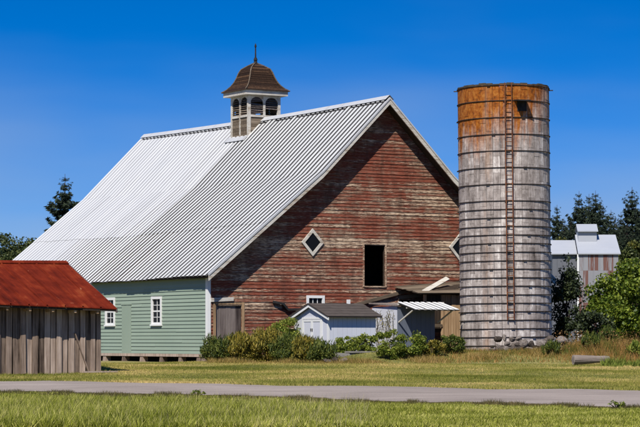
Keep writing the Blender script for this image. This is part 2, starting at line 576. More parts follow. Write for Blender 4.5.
# openings in the gable: x0, x1, z0, z1
OPEN = [(7.34, 8.36, 3.15, 4.87), (0.34, 1.52, 0.1, 2.32), (4.62, 5.34, 2.30, 2.66), (9.15, 10.2, 0.3, 2.6)]
wf = MB()
z = 0.1
while z < 10.7:
    z1 = min(z + 0.2, 10.75)
    x0a, x0b = half_at(z), half_at(z1)
    if x0b < W - 0.02:
        holes = [(a, b) for a, b, c, d in OPEN if z1 > c + 0.001 and z < d - 0.001]
        segs = cut(x0a, 2 * W - x0a, holes)
        for s, e in segs:
            sb = max(s, x0b) if s == x0a else s
            eb = min(e, 2 * W - x0b) if e == 2 * W - x0a else e
            if eb - sb > 0.02:
                wf.hexa([(s, 0.012, z), (e, 0.012, z), (e, 0.12, z), (s, 0.12, z), (sb, 0.012, z1), (eb, 0.012, z1), (eb, 0.12, z1), (sb, 0.12, z1)])
    z = z1
gable = wf.build("gable_wall", M['frame_dark'], barn)
P = 0.142
row = 0
z = 0.16
while z < 10.72:
    z1 = z + P
    xa, xb = half_at(z), half_at(z1)
    holes = [(a, b) for a, b, c, d in OPEN if z + 0.07 > c and z + 0.07 < d]
    joints = []
    x = xa + rnd.uniform(2.5, 7.5)
    while x < 2 * W - xa - 1.5:
        joints.append((x - 0.003, x + 0.003)); x += rnd.uniform(4.2, 8.0)
    for s, e in cut(xa, 2 * W - xa, holes + joints):
        sb = max(s, xb) if abs(s - xa) < 1e-6 else s
        eb = min(e, 2 * W - xb) if abs(e - (2 * W - xa)) < 1e-6 else e
        if eb - sb < 0.05: continue
        dz0 = rnd.gauss(0, 0.004); dz1 = dz0 + rnd.gauss(0, 0.006)
        yo = -0.026 - rnd.random() * 0.012; yi = 0.010
        m = MB()
        m.hexa([(s, yo, z + dz0), (e, yo, z + dz1), (e, yi, z + dz1), (s, yi, z + dz0),
                (sb, -0.006, z1 + 0.012 + dz0), (eb, -0.006, z1 + 0.012 + dz1), (eb, yi, z1 + 0.012 + dz1), (sb, yi, z1 + 0.012 + dz0)])
        m.build("board", M['red'], gable)
    z = z1
    row += 1

# side wall in green clapboard; openings along y
SOPEN = [(8.42, 9.30, 1.55, 2.72), (4.02, 4.90, 1.55, 2.70), (6.84, 7.72, 0.34, 2.40)]
sw = MB()
for z in np.arange(0.32, 3.6, 0.2):
    z1 = min(z + 0.2, 3.64)
    for s, e in cut(0.12, LEN, [(a, b) for a, b, c, d in SOPEN[:2] if z1 > c and z < d]):
        sw.box(0.012, 0.12, s, e, z, z1)
side = sw.build("side_wall", M['frame_dark'], barn)
z = 0.34
while z < 3.55:
    z1 = z + 0.150
    joints = [(y - 0.002, y + 0.002) for y in (rnd.uniform(2, 6.5), rnd.uniform(8, 13), rnd.uniform(15, 19))]
    for s, e in cut(0.02, LEN, [(a, b) for a, b, c, d in SOPEN if z + 0.09 > c and z + 0.06 < d] + joints):
        m = MB(); d = rnd.gauss(0, 0.003); xo = -0.030 - rnd.random() * 0.006
        m.hexa([(xo, s, z + d), (0.010, s, z + d), (0.010, e, z + d), (xo, e, z + d),
                (-0.006, s, z1 + 0.01 + d), (0.010, s, z1 + 0.01 + d), (0.010, e, z1 + 0.01 + d), (-0.006, e, z1 + 0.01 + d)])
        m.build("clapboard", M['green'], side)
    z = z1
# back and far walls that close the barn
m = MB(); m.box(2 * W - 0.12, 2 * W - 0.012, 0.12, LEN, 0.1, 3.55); m.build("side_wall", M['red'], barn)
m = MB(); m.poly([(0.02, LEN, 0.1), (2 * W - 0.02, LEN, 0.1), (2 * W - 0.02, LEN, 3.55), (2 * W - WB, LEN, Z_BREAK - .15), (W, LEN, Z_RIDGE - .15), (WB, LEN, Z_BREAK - .15), (0.02, LEN, 3.55)])
m.build("rear_gable_wall", M['frame_dark'], barn)
# green sheeted-over door in the side wall
m = MB()
for k in range(4): m.box(-0.034 - 0.003 * (k % 2), 0.010, 6.85 + 0.217 * k, 6.85 + 0.217 * k + 0.214, 0.26, 2.39)
m.box(-0.055, 0.010, 6.80, 7.76, 2.395, 2.45)
tag(m.build("boarded_door", M['green'], barn), "plain green boarded door flush with the clapboards")
# sill beam and foundation posts
m = MB(); m.box(-0.045, 0.2, 0.0, LEN, 0.22, 0.335); m.build("sill_beam", M['grey_wood_z'], barn)
for y in (0.35, 0.77, 2.38, 4.07, 5.87, 7.58, 9.44, 11.3, 13.1, 15, 17, 19, 20.9):
    m = MB(); b = 0.11 + rnd.random() * 0.05
    m.hexa([(-0.04 - .03, y - b - .03, -0.3), (0.22, y - b - .03, -0.3), (0.22, y + b + .03, -0.3), (-0.07, y + b + .03, -0.3),
            (-0.02, y - b, 0.218), (0.2, y - b, 0.218), (0.2, y + b, 0.218), (-0.02, y + b, 0.218)])
    m.build("foundation_post", M['grey_wood_z'], barn)
m = MB(); m.box(0.9, 1.0, 0.3, LEN, -0.3, 0.22); m.build("crawl_space_skirt", M['frame_dark'], barn)
# corner boards
m = MB(); m.box(-0.048, 0.0, -0.045, 0.13, 0.34, 3.55); m.box(-0.048, 0.10, -0.05, -0.0455, 0.36, 3.5)
m.build("corner_board", M['white_trim'], barn)


def sash(parent, name, plane, a0, a1, z0, z1, cols, rows, fr=0.10, mat='white_trim', rails=1):
    """window with frame, sill, muntins and one pane per light; plane 'x' looks to -x, 'y' looks to -y"""
    def bx(mm, p0, p1, a, b, c, d):
        (mm.box(p0, p1, a, b, c, d) if plane == 'x' else mm.box(a, b, p0, p1, c, d))
    f = MB()
    bx(f, -0.062, 0.06, a0 - fr, a0, z0 - fr * .4, z1 + fr); bx(f, -0.062, 0.06, a1, a1 + fr, z0 - fr * .4, z1 + fr)
    bx(f, -0.066, 0.06, a0, a1, z1, z1 + fr)
    w = f.build(name, M[mat], parent)
    s = MB(); bx(s, -0.10, 0.06, a0 - fr - .03, a1 + fr + .03, z0 - fr, z0 - fr * .4); s.build("sill", M[mat], w)
    g = MB()
    for i in range(1, cols): bx(g, -0.012, 0.02, a0 + (a1 - a0) * i / cols - .013, a0 + (a1 - a0) * i / cols + .013, z0, z1)
    for j in range(1, rows):
        t_ = .03 if (rows == 4 and j == 2) else .013
        bx(g, -0.016, 0.02, a0, a1, z0 + (z1 - z0) * j / rows - t_, z0 + (z1 - z0) * j / rows + t_)
    bx(g, -0.02, 0.02, a0, a1, z0 - fr * .4, z0 + .035)
    if g.v: g.build("muntins", M[mat], w)
    for i in range(cols):
        for j in range(rows):
            p = MB(); e = 0.002
            u0 = a0 + (a1 - a0) * i / cols; u1 = a0 + (a1 - a0) * (i + 1) / cols
            v0 = z0 + (z1 - z0) * j / rows; v1 = z0 + (z1 - z0) * (j + 1) / rows
            bx(p, 0.004, 0.010, u0 + e, u1 - e, v0 + e, v1 - e)
            p.build("pane", M['glass'], w)
    return w


sash(barn, "window", 'x', 8.50, 9.22, 1.60, 2.62, 2, 4, 0.11)
sash(barn, "window", 'x', 4.10, 4.82, 1.60, 2.60, 2, 4, 0.11)
sash(barn, "window", 'y', 4.66, 5.30, 2.34, 2.62, 3, 1, 0.11)


def diamond(cx, cz, a, b):
    def ring(mm, r0, r1, y0, y1):
        o = [(cx + a * r0, cz), (cx, cz + b * r0), (cx - a * r0, cz), (cx, cz - b * r0)]
        n = [(cx + a * r1, cz), (cx, cz + b * r1), (cx - a * r1, cz), (cx, cz - b * r1)]
        for k in range(4):
            q = (k + 1) % 4
            mm.hexa([(*o[k][:1], y0, o[k][1]), (o[q][0], y0, o[q][1]), (o[q][0], y1, o[q][1]), (o[k][0], y1, o[k][1]),
                     (n[k][0], y0, n[k][1]), (n[q][0], y0, n[q][1]), (n[q][0], y1, n[q][1]), (n[k][0], y1, n[k][1])])
    f = MB(); ring(f, 1.0, 0.70, -0.085, -0.02)
    w = f.build("diamond_window", M['white_worn'], barn)
    p = MB(); p.poly([(cx + a * .75, -0.05, cz), (cx, -0.05, cz + b * .75), (cx - a * .75, -0.05, cz), (cx, -0.05, cz - b * .75)])
    p.build("pane", M['glass'], w)


diamond(4.83, 4.90, 0.53, 0.57)
diamond(12.08, 4.84, 0.53, 0.57)

# loft opening: jambs only, the dark hay loft behind it
m = MB()
m.box(7.27, 7.337, -0.05, 0.13, 3.10, 4.93); m.box(8.363, 8.43, -0.05, 0.13, 3.10, 4.93); m.box(7.337, 8.363, -0.05, 0.13, 4.873, 4.94); m.box(7.30, 8.40, -0.07, 0.13, 3.09, 3.148)
m.build("loft_opening_frame", M['red'], barn)
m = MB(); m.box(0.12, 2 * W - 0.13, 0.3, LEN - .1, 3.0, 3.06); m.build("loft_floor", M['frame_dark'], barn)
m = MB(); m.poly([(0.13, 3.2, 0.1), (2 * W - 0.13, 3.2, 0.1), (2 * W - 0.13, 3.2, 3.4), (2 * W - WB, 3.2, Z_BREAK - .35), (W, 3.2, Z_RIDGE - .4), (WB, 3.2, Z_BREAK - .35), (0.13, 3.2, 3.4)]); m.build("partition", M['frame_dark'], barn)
# plank door by the corner with worn white lintel board
df = MB(); df.box(0.22, 0.335, -0.055, 0.02, 0.1, 2.42); df.box(1.525, 1.64, -0.055, 0.02, 0.1, 2.42); df.box(0.335, 1.525, -0.05, 0.02, 2.325, 2.41)
dr = df.build("door", M['brown_wood_z'], barn)
for k in range(5):
    m = MB(); a = 0.35 + k * 0.233
    m.box(a, a + 0.224, 0.03 + rnd.random() * .012, 0.07, 0.14, 2.31); m.build("plank", M['door_wood'], dr)
m = MB(); m.bar((0.10, -0.075, 2.50), (1.12, -0.075, 2.55), 0.05, 0.15); m.build("lintel_board", M['white_worn'], barn)
# a bent strip of sheet metal hanging from the wall, and the slanting ledger of a lost lean-to
m = MB()
for p0, p1 in (((2.95, -0.08, 2.45), (3.35, -0.16, 2.38)), ((3.35, -0.16, 2.38), (3.6, -0.12, 2.14)), ((3.6, -0.12, 2.14), (4.5, -0.10, 2.16))):
    m.bar(p0, p1, 0.12, 0.09)
m.build("hanging_strip", M['black_iron_and_shade'], barn)
for a, b, h in (((6.7, -0.09, 2.32), (10.1, -0.09, 3.12), 0.13), ((9.0, -0.06, 2.68), (10.3, -0.06, 2.80), 0.16)):
    m = MB(); m.bar(a, b, 0.10, h); m.build("ledger_board", M['brown_wood_x'], barn)

# ---- roof: left slope in ribbed sheets, right slope as one sheet
roof_core = MB()


def prof(off):
    return [(-0.30, roof_z(0) - 0.30 * (Z_BREAK - Z_EAVE) / WB + off), (WB, Z_BREAK + off), (W, Z_RIDGE + off),
            (2 * W - WB, Z_BREAK + off), (2 * W + 0.30, roof_z(0) - 0.30 * (Z_BREAK - Z_EAVE) / WB + off)]


top = prof(-0.03); bot = prof(-0.11)
for k in range(4):
    (xa, za), (xb, zb) = top[k], top[k + 1]; (xc, zc), (xd, zd) = bot[k], bot[k + 1]
    roof_core.hexa([(xc, -O + .02, zc), (xd, -O + .02, zd), (xd, LEN + O, zd), (xc, LEN + O, zc),
                    (xa, -O + .02, za), (xb, -O + .02, zb), (xb, LEN + O, zb), (xa, LEN + O, za)])
roof = roof_core.build("roof", M['frame_dark'], barn)
PITCH = 0.378
SPLIT = 11.3 - O


def sheet_profile(y0, n):
    """cross-section along the ridge: broad crests and narrow grooves"""
    pts = []
    for i in range(n):
        a = y0 + i * PITCH
        pts += [(a, 0.0, 1), (a + 0.075, 0.0, 1), (a + 0.110, 0.050, 0), (a + 0.315, 0.050, 0), (a + 0.345, 0.0, 1)]
    pts.append((y0 + n * PITCH, 0.0, 1))
    return pts


def sag(y): return -0.10 * math.sin(math.pi * max(0, min(1, (y + O) / (LEN + 2 * O))))


rows_ = [(-0.34, 2.45, 0.012), (2.30, 5.06, 0.026), (4.94, W - 0.02, 0.040)]
nsheet = int(round((LEN + 2 * O) / (2 * PITCH)))
for w0, w1, off in rows_:
    for i in range(nsheet):
        y0 = -O + i * 2 * PITCH
        m = MB(); pr_ = sheet_profile(y0, 2)
        old = (y0 + PITCH) < SPLIT
        j = rnd.gauss(0, 0.003)
        wa = w0 + (rnd.gauss(0, 0.015) if w0 < 0 else rnd.gauss(0, .02))
        za = Z_EAVE + wa * (Z_BREAK - Z_EAVE) / WB if wa < WB - .1 else roof_z(wa)
        zb = roof_z(w1)
        if w0 > 4: za = Z_BREAK + (wa - WB) * (Z_RIDGE - Z_BREAK) / (W - WB)
        sl = math.atan2(zb - za, w1 - wa); nx, nz = -math.sin(sl), math.cos(sl)
        s_ = sag(y0)
        def pt(w, zz, y, h):
            hh = h + off + j + 0.0
            return (w + nx * hh, y, zz + nz * hh + s_)
        for a, b in zip(pr_[:-1], pr_[1:]):
            gro = (a[2] == 1) or (b[2] == 1)
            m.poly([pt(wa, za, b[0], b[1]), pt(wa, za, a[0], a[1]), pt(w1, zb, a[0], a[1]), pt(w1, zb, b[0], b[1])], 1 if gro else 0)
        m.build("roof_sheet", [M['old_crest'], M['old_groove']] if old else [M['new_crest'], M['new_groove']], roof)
m = MB()
for k in (2, 3):
    (xa, za), (xb, zb) = prof(0.02)[k], prof(0.02)[k + 1]
    m.poly([(xa, -O, za), (xb, -O, zb), (xb, LEN + O, zb), (xa, LEN + O, za)])
m.build("rear_roof_slope", M['new_crest'], roof)
# ridge cap
m = MB()
for i in range(30):
    y0 = -O - .03 + i * (LEN + 2 * O + .06) / 30; y1 = -O - .03 + (i + 1) * (LEN + 2 * O + .06) / 30
    s0, s1 = sag(y0), sag(y1)
    for sx in (-1, 1):
        q = [(W, y0, Z_RIDGE + .17 + s0), (W, y1, Z_RIDGE + .17 + s1), (W + sx * .21, y1, Z_RIDGE - .02 + s1), (W + sx * .21, y0, Z_RIDGE - .02 + s0)]
        m.poly(q if sx < 0 else q[::-1])
m.build("ridge_cap", M['cap_metal'], roof)
m = MB()  # dark boxes stand in for the shaded gaps under the cap edge
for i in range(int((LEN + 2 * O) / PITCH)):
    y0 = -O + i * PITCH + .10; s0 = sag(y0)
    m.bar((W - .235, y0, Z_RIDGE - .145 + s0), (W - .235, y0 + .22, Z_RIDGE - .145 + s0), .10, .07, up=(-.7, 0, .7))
tag(m.build("cap_gap_shade", M['black_iron_and_shade'], roof), kind="stuff")
# rake boards on the front gable and metal edge over them
for sx in (0, 1):
    pp = [prof(-0.02)[k] for k in ((0, 1, 2) if sx == 0 else (4, 3, 2))]
    for (xa, za), (xb, zb) in zip(pp[:-1], pp[1:]):
        m = MB(); o = -O - 0.02
        h = 0.20
        m.hexa([(xa, o - .03, za - h), (xb, o - .03, zb - h), (xb, o + .028, zb - h), (xa, o + .028, za - h),
                (xa, o - .03, za + .01), (xb, o - .03, zb + .01), (xb, o + .028, zb + .01), (xa, o + .028, za + .01)])
        m.build("rake_board", M['white_worn'], roof)
        m = MB()
        m.hexa([(xa, o - .055, za + .012), (xb, o - .055, zb + .012), (xb, o + .07, zb + .012), (xa, o + .07, za + .012),
                (xa, o - .055, za + .09), (xb, o - .055, zb + .09), (xb, o + .07, zb + .09), (xa, o + .07, za + .09)])
        m.build("rake_flashing", M['cap_metal'], roof)
# rafter tails below the eave
ze = roof_z(0) - 0.2
for i in range(26):
    y = 0.25 + i * 0.80
    m = MB(); m.hexa([(-0.27, y, ze - .14), (0.0, y, ze + .03), (0.0, y + .07, ze + .03), (-0.27, y + .07, ze - .14),
                      (-0.27, y, ze - .04), (0.0, y, ze + .10), (0.0, y + .07, ze + .10), (-0.27, y + .07, ze - .04)])
    m.build("rafter_tail", M['white_worn'], roof)

# ---- cupola on the ridge
CY = 11.3 - O + 0.05
cb = MB(); hb = 0.80
cb.box(W - hb + .03, W + hb - .03, CY - hb + .03, CY + hb - .03, 9.7, 10.98)
cup = cb.build("cupola", M['brown_wood_x'], barn)
for side_ in range(4):
    rot = Matrix.Translation((W, CY, 0)) @ Matrix.Rotation(side_ * math.pi / 2, 4, 'Z')
    def R_(mb_):
        mb_.v = [tuple(rot @ Vector(p)) for p in mb_.v]; return mb_
    for k in range(7):          # base boarding
        m = MB(); z0 = 9.92 + k * .148
        m.box(-hb + .06, hb - .06, -hb, -hb + .03, z0, z0 + .140); R_(m).build("board", M['brown_wood_x'], cup)
    m = MB(); m.box(-hb - .04, -hb + .09, -hb - .03, -hb + .10, 9.8, 11.93); R_(m).build("corner_post", M['white_worn'], cup)
    m = MB(); m.box(-.055, .055, -hb - .02, -hb + .05, 9.95, 11.93); R_(m).build("mullion", M['white_worn'], cup)
    m = MB(); m.box(-hb + .09, -.055, -hb - .045, -hb + .06, 10.96, 11.06); m.box(.055, hb - .04, -hb - .045, -hb + .06, 10.96, 11.06); R_(m).build("sill", M['white_worn'], cup)
    for sx in (-1, 1):
        c = sx * 0.385; r = 0.325
        m = MB()            # arched head: spandrel above a half-round opening
        n = 10
        for q in range(n):
            a0 = math.pi * q / n; a1 = math.pi * (q + 1) / n
            x0 = c + r * math.cos(a0); x1 = c + r * math.cos(a1)
            z0 = 11.60 + 0.27 * math.sin(a0); z1 = 11.60 + 0.27 * math.sin(a1)
            m.hexa([(x1, -hb - .012, z1), (x0, -hb - .012, z0), (x0, -hb + .03, z0), (x1, -hb + .03, z1),
                    (x1, -hb - .012, 11.94), (x0, -hb - .012, 11.94), (x0, -hb + .03, 11.94), (x1, -hb + .03, 11.94)])
        R_(m).build("arch_head", M['white_worn'], cup)
        broken = (side_ in (0, 2) and sx == 1) or (side_ == 0 and sx == -1)
        for k in range(9):
            if side_ in (0, 2) and k in ((0, 1, 2) if sx == (1 if side_ == 0 else -1) else ((1, 2) if side_ == 2 else ())): continue
            zz = 11.07 + k * .092
            m = MB(); tl = rnd.gauss(0, .012) * (2.5 if side_ == 0 else 1)
            m.hexa([(c - r, -hb - .005, zz), (c + r, -hb - .005, zz + tl), (c + r, -hb + .09, zz + .075 + tl), (c - r, -hb + .09, zz + .075),
                    (c - r, -hb - .005, zz + .014), (c + r, -hb - .005, zz + .014 + tl), (c + r, -hb + .09, zz + .089 + tl), (c - r, -hb + .09, zz + .089)])
            R_(m).build("louver_slat", M['door_wood'] if side_ == 0 else M['brown_wood_x'], cup)
# dark panels added inside the lantern to stand for shade behind the louvres
m = MB(); m.box(W - hb + .14, W - hb + .16, CY - hb + .15, CY + hb - .15, 11.0, 11.93); m.build("inner_shade_panel", M['frame_dark'], cup)
m = MB(); m.box(W - hb + .17, W - .02, CY - .05, CY - .03, 11.0, 11.93); m.box(W - .02, W + hb - .12, CY - .05, CY - .03, 11.36, 11.93); m.build("inner_shade_panel", M['frame_dark'], cup)
he = 1.08
m = MB(); m.box(W - he, W + he, CY - he, CY + he, 11.945, 12.15); m.build("eave_trim", M['white_worn'], cup)
# bell-shaped hip roof in shingle courses
m = MB(); m.box(W - .3, W + .3, CY - .3, CY + .3, 12.16, 13.3); croof = m.build("cupola_roof", M['frame_dark'], cup)
curve = [(1.14, 12.15), (0.96, 12.27), (0.82, 12.42), (0.71, 12.60), (0.63, 12.80), (0.56, 13.02), (0.48, 13.18), (0.27, 13.33), (0.05, 13.46)]
sub = []
for (h0, z0), (h1, z1) in zip(curve[:-1], curve[1:]):
    k = 2 if z1 - z0 > .1 else 1
    for q in range(k): sub.append((h0 + (h1 - h0) * q / k, z0 + (z1 - z0) * q / k))
sub.append(curve[-1])
for (h0, z0), (h1, z1) in zip(sub[:-1], sub[1:]):
    for s_ in range(4):
        rot = Matrix.Translation((W, CY, 0)) @ Matrix.Rotation(s_ * math.pi / 2, 4, 'Z')
        m = MB(); g = .022
        m.hexa([(-h0 - g, -h0 - g, z0), (h0 + g, -h0 - g, z0), (h0 - .03, -h0 + .03, z0), (-h0 + .03, -h0 + .03, z0),
                (-h1, -h1, z1 + .01), (h1, -h1, z1 + .01), (h1 - .02, -h1 + .02, z1 + .01), (-h1 + .02, -h1 + .02, z1 + .01)])
        m.v = [tuple(rot @ Vector(p)) for p in m.v]
        m.build("shingle_course", M['shingle'], croof)
m = MB()
for s_ in range(4):
    rot = Matrix.Translation((W, CY, 0)) @ Matrix.Rotation(s_ * math.pi / 2, 4, 'Z')
    for (h0, z0), (h1, z1) in zip(curve[:-1], curve[1:]):
        m.bar(rot @ Vector((-h0 - .01, -h0 - .01, z0 + .03)), rot @ Vector((-h1 - .01, -h1 - .01, z1 + .03)), .045, .04)
m.build("hip_ridge", M['brown_wood_x'], croof)
m = MB()
m.tube((W, CY, 13.42), (W, CY, 13.62), .10, .07, 8); m.tube((W, CY, 13.62), (W, CY, 13.74), .10, .06, 8)
m.tube((W, CY, 13.74), (W, CY, 14.22), .038, .028, 8); m.tube((W, CY, 14.22), (W, CY, 14.30), .055, .045, 8); m.tube((W, CY, 14.30), (W, CY, 14.40), .045, .005, 8)
m.build("finial", M['black_iron_and_shade'], croof)
m = MB()
m.bar((W - hb - .22, CY - hb - .1, Z_RIDGE - hb - .12), (W - hb - .22, CY + hb + .1, Z_RIDGE - hb - .12), .28, .03, up=(-.7, 0, .7)); m.build("flashing", M['cap_metal'], cup)

# ------------------------------------------------------------------ silo
SX, SY, SR = 7.60, 100.0, 1.86
SZ0, SZ1 = 0.25, 11.15
silo = tag(empty("silo", (SX, SY, SZ0), 0), "tall grey concrete stave silo with iron hoops, ladder and orange lichen", "silo")
silo.rotation_euler = (0, -0.0115, 0)
HS = SZ1 - SZ0
NC = 40
CH = 0.668
m = MB(); n = 40
for k in range(n):
    a0 = 2 * math.pi * k / n; a1 = 2 * math.pi * (k + 1) / n; r = SR - .075
    m.poly([(r * math.cos(a0), r * math.sin(a0), -.4), (r * math.cos(a1), r * math.sin(a1), -.4), (r * math.cos(a1), r * math.sin(a1), HS - .12), (r * math.cos(a0), r * math.sin(a0), HS - .12)])
    r2 = SR - .14
    m.poly([(r2 * math.cos(a1), r2 * math.sin(a1), -.4), (r2 * math.cos(a0), r2 * math.sin(a0), -.4), (r2 * math.cos(a0), r2 * math.sin(a0), HS - .12), (r2 * math.cos(a1), r2 * math.sin(a1), HS - .12)])
m.build("inner_wall", M['concrete'], silo)
da = 2 * math.pi / NC


def stave(mm, a, z0, z1, jr):
    g = 0.0035
    a0 = a + g; a1 = a + da - g; am = a + da / 2
    ri, ro = SR - .07, SR + jr
    b = [(ri, a0), (ri, am), (ri, a1), (ro, a1), (ro, am), (ro, a0)]
    n0 = len(mm.v)
    for zz in (z0 + .004, z1 - .004):
        mm.v += [(r * math.cos(t), r * math.sin(t), zz) for r, t in b]
    mm.f.append((n0, n0 + 5, n0 + 4, n0 + 3, n0 + 2, n0 + 1)); mm.m.append(0)
    mm.f.append(tuple(n0 + 6 + k for k in range(6))[::-1][::-1]); mm.m.append(0)
    for k in range(6):
        q = (k + 1) % 6
        mm.f.append((n0 + q, n0 + k, n0 + 6 + k, n0 + 6 + q)); mm.m.append(0)


rest = MB()
for c in range(NC):
    a = -math.pi / 2 + (c - NC / 2) * da
    mid = a + da / 2
    facing = -math.sin(mid) * 0.997 + -math.cos(mid) * 0.076      # towards the camera
    off = 0 if c % 2 else -CH / 2
    z = -0.33 + off
    while z < HS - .02:
        z0, z1 = max(z, -.36), min(z + CH, HS)
        if z1 - z0 > .05:
            if facing > 0.16 and z1 > 0.1:
                s = MB(); stave(s, a, z0, z1, rnd.gauss(0, .004)); s.build("stave", M['silo'], silo)
            else:
                stave(rest, a, z0, z1, rnd.gauss(0, .004))
        z += CH
tag(rest.build("staves", M['silo'], silo), kind="stuff")
# hoops with tightening lugs
hm = MB(); n = 56; rr_ = SR + .012
for k in range(n):
    a0 = 2 * math.pi * k / n; a1 = 2 * math.pi * (k + 1) / n
    sec = [(0, -.018), (.022, -.013), (.026, 0), (.022, .013), (0, .018)]
    for (d0, e0), (d1, e1) in zip(sec[:-1], sec[1:]):
        hm.poly([((rr_ + d0) * math.cos(a0), (rr_ + d0) * math.sin(a0), e0), ((rr_ + d0) * math.cos(a1), (rr_ + d0) * math.sin(a1), e0),
                 ((rr_ + d1) * math.cos(a1), (rr_ + d1) * math.sin(a1), e1), ((rr_ + d1) * math.cos(a0), (rr_ + d1) * math.sin(a0), e1)])
for q in range(3):
    a = 2 * math.pi * q / 3
    t = Vector((-math.sin(a), math.cos(a), 0)); c = Vector((math.cos(a), math.sin(a), 0)) * (rr_ + .03)
    hm.bar(c - t * .07, c + t * .07, .045, .045)
hoop_me = hm.mesh("hoop", M['hoop'])
hz = [HS - .04] + [HS - .04 - .62 - .668 * k for k in range(7)]
z = hz[-1] - .342
while z > .12: hz.append(z); z -= .342
for i, z in enumerate(hz):
    h = obj("hoop", hoop_me, silo, (0, 0, z)); h.rotation_euler = (rnd.gauss(0, .002), rnd.gauss(0, .002), -1.95 + 0.42 * (i % 3) + rnd.gauss(0, .05))
# broken mortar crest on the rim
m = MB()
for k in range(40):
    a0 = 2 * math.pi * k / 40; a1 = 2 * math.pi * (k + 1) / 40; h = .02 + .06 * rnd.random()
    p = [(r * math.cos(t), r * math.sin(t), zz) for zz in (HS - .01, HS + h) for r, t in ((SR - .08, a0), (SR + .005, a0), (SR + .005, a1), (SR - .08, a1))]
    m.hexa(p)
m.build("rim", M['rim'], silo)
m = MB()
for a in (math.radians(183), math.radians(-3)):
    m.bar((SR * math.cos(a), SR * math.sin(a), HS - .10), ((SR + .17) * math.cos(a), (SR + .17) * math.sin(a), HS - .10), .04, .04)
m.build("rim_bolt", M['hoop'], silo)
# ladder, bottom end at about 1.5 m
la = -math.pi / 2 + 0.025
lc = Vector((math.cos(la), math.sin(la), 0)); lt = Vector((-math.sin(la), math.cos(la), 0))
lm = MB(); hw = .135
for s in (-1, 1): lm.bar(lc * (SR + .13) + lt * s * hw + Vector((0, 0, 1.45)), lc * (SR + .13) + lt * s * hw + Vector((0, 0, HS + .05)), .035, .05, up=lc)
ladder = lm.build("ladder", M['ladder'], silo)
z = 1.55
while z < HS:
    m = MB(); m.tube(lc * (SR + .13) - lt * hw + Vector((0, 0, z)), lc * (SR + .13) + lt * hw + Vector((0, 0, z)), .016, n=6); m.build("rung", M['ladder'], ladder); z += .335
m = MB()
z = 1.6
while z < HS:
    for s in (-1, 1): m.bar(lc * (SR) + lt * s * hw + Vector((0, 0, z)), lc * (SR + .13) + lt * s * hw + Vector((0, 0, z)), .03, .02)
    z += 1.34
m.build("ladder_bracket", M['ladder'], ladder)
# open hatch near the top
ha = -math.pi / 2 + 0.30
hc = Vector((math.cos(ha), math.sin(ha), 0)); ht = Vector((-math.sin(ha), math.cos(ha), 0))
m = MB()
zt = HS - .66
m.hexa([hc * (SR - .02) - ht * .27 + Vector((0, 0, zt)), hc * (SR + .46) - ht * .27 + Vector((0, 0, zt - .05)), hc * (SR + .46) + ht * .27 + Vector((0, 0, zt - .05)), hc * (SR - .02) + ht * .27 + Vector((0, 0, zt)),
        hc * (SR - .02) - ht * .27 + Vector((0, 0, zt + .04)), hc * (SR + .46) - ht * .27 + Vector((0, 0, zt)), hc * (SR + .46) + ht * .27 + Vector((0, 0, zt)), hc * (SR - .02) + ht * .27 + Vector((0, 0, zt + .04))])
m.build("hatch_flap", M['black_iron_and_shade'], silo)
m = MB(); m.bar(hc * (SR - .02) + ht * .06 + Vector((0, 0, zt - .22)), hc * (SR + .022) + ht * .06 + Vector((0, 0, zt - .22)), .40, .40); m.build("hatch_dark_panel", M['black_iron_and_shade'], silo)  # solid black panel for the dark opening, deepens the flap's shadow

# ------------------------------------------------------------------ weathered plank shed with the rusted roof
RX, RY = -7.48, 83.7
RZ = G(RX, RY)
rsh = tag(empty("plank_shed", (RX, RY, 0), ALPHA), "low grey plank shed with a rusted red sheet metal roof", "shed")
XL = -8.2
m = MB(); m.box(XL, -.03, .26, .32, -.4, 2.10); m.box(XL, -.03, 7.0, 7.1, -.4, 2.02); m.box(-.10, -.03, .32, 7.0, -.4, 2.02); m.box(XL, XL + .07, .32, 7.0, -.4, 2.02)
m.poly([(-.05, .3, 2.02), (-.05, 7.0, 2.02), (-.05, 3.55, 3.45)])
rw = m.build("wall", M['frame_dark'], rsh)
x = XL; odd = 0
while x < -.02:
    w_ = rnd.uniform(.19, .27)
    m = MB(); o = (.15 if odd else .19) - rnd.random() * .045; tl = rnd.gauss(0, .018); zb = -.32 + rnd.random() * .10
    x0 = x + rnd.uniform(.006, .02); x1 = min(x + w_ - rnd.uniform(.008, .03), .06); sk = rnd.gauss(0, .012)
    m.hexa([(x0 + tl, o, zb), (x1 + tl, o + sk, zb + rnd.gauss(0, .02)), (x1 + tl, .255, zb), (x0 + tl, .255, zb),
            (x0, o, 2.16), (x1, o + sk, 2.16), (x1, .255, 2.16), (x0, .255, 2.16)])
    m.build("plank", M['grey_wood_z'], rw)
    x += w_; odd = 1 - odd
y = .33
while y < 7.0:
    w_ = rnd.uniform(.2, .28); m = MB(); m.box(-.028, .0, y, y + w_ - .015, -.3, 2.0); m.build("plank", M['grey_wood_z'], rw); y += w_


def rs_e(x): return 1.97 - 0.028 * (x - .38)
def rs_r(x): return 3.66 + 0.012 * (x - .38)


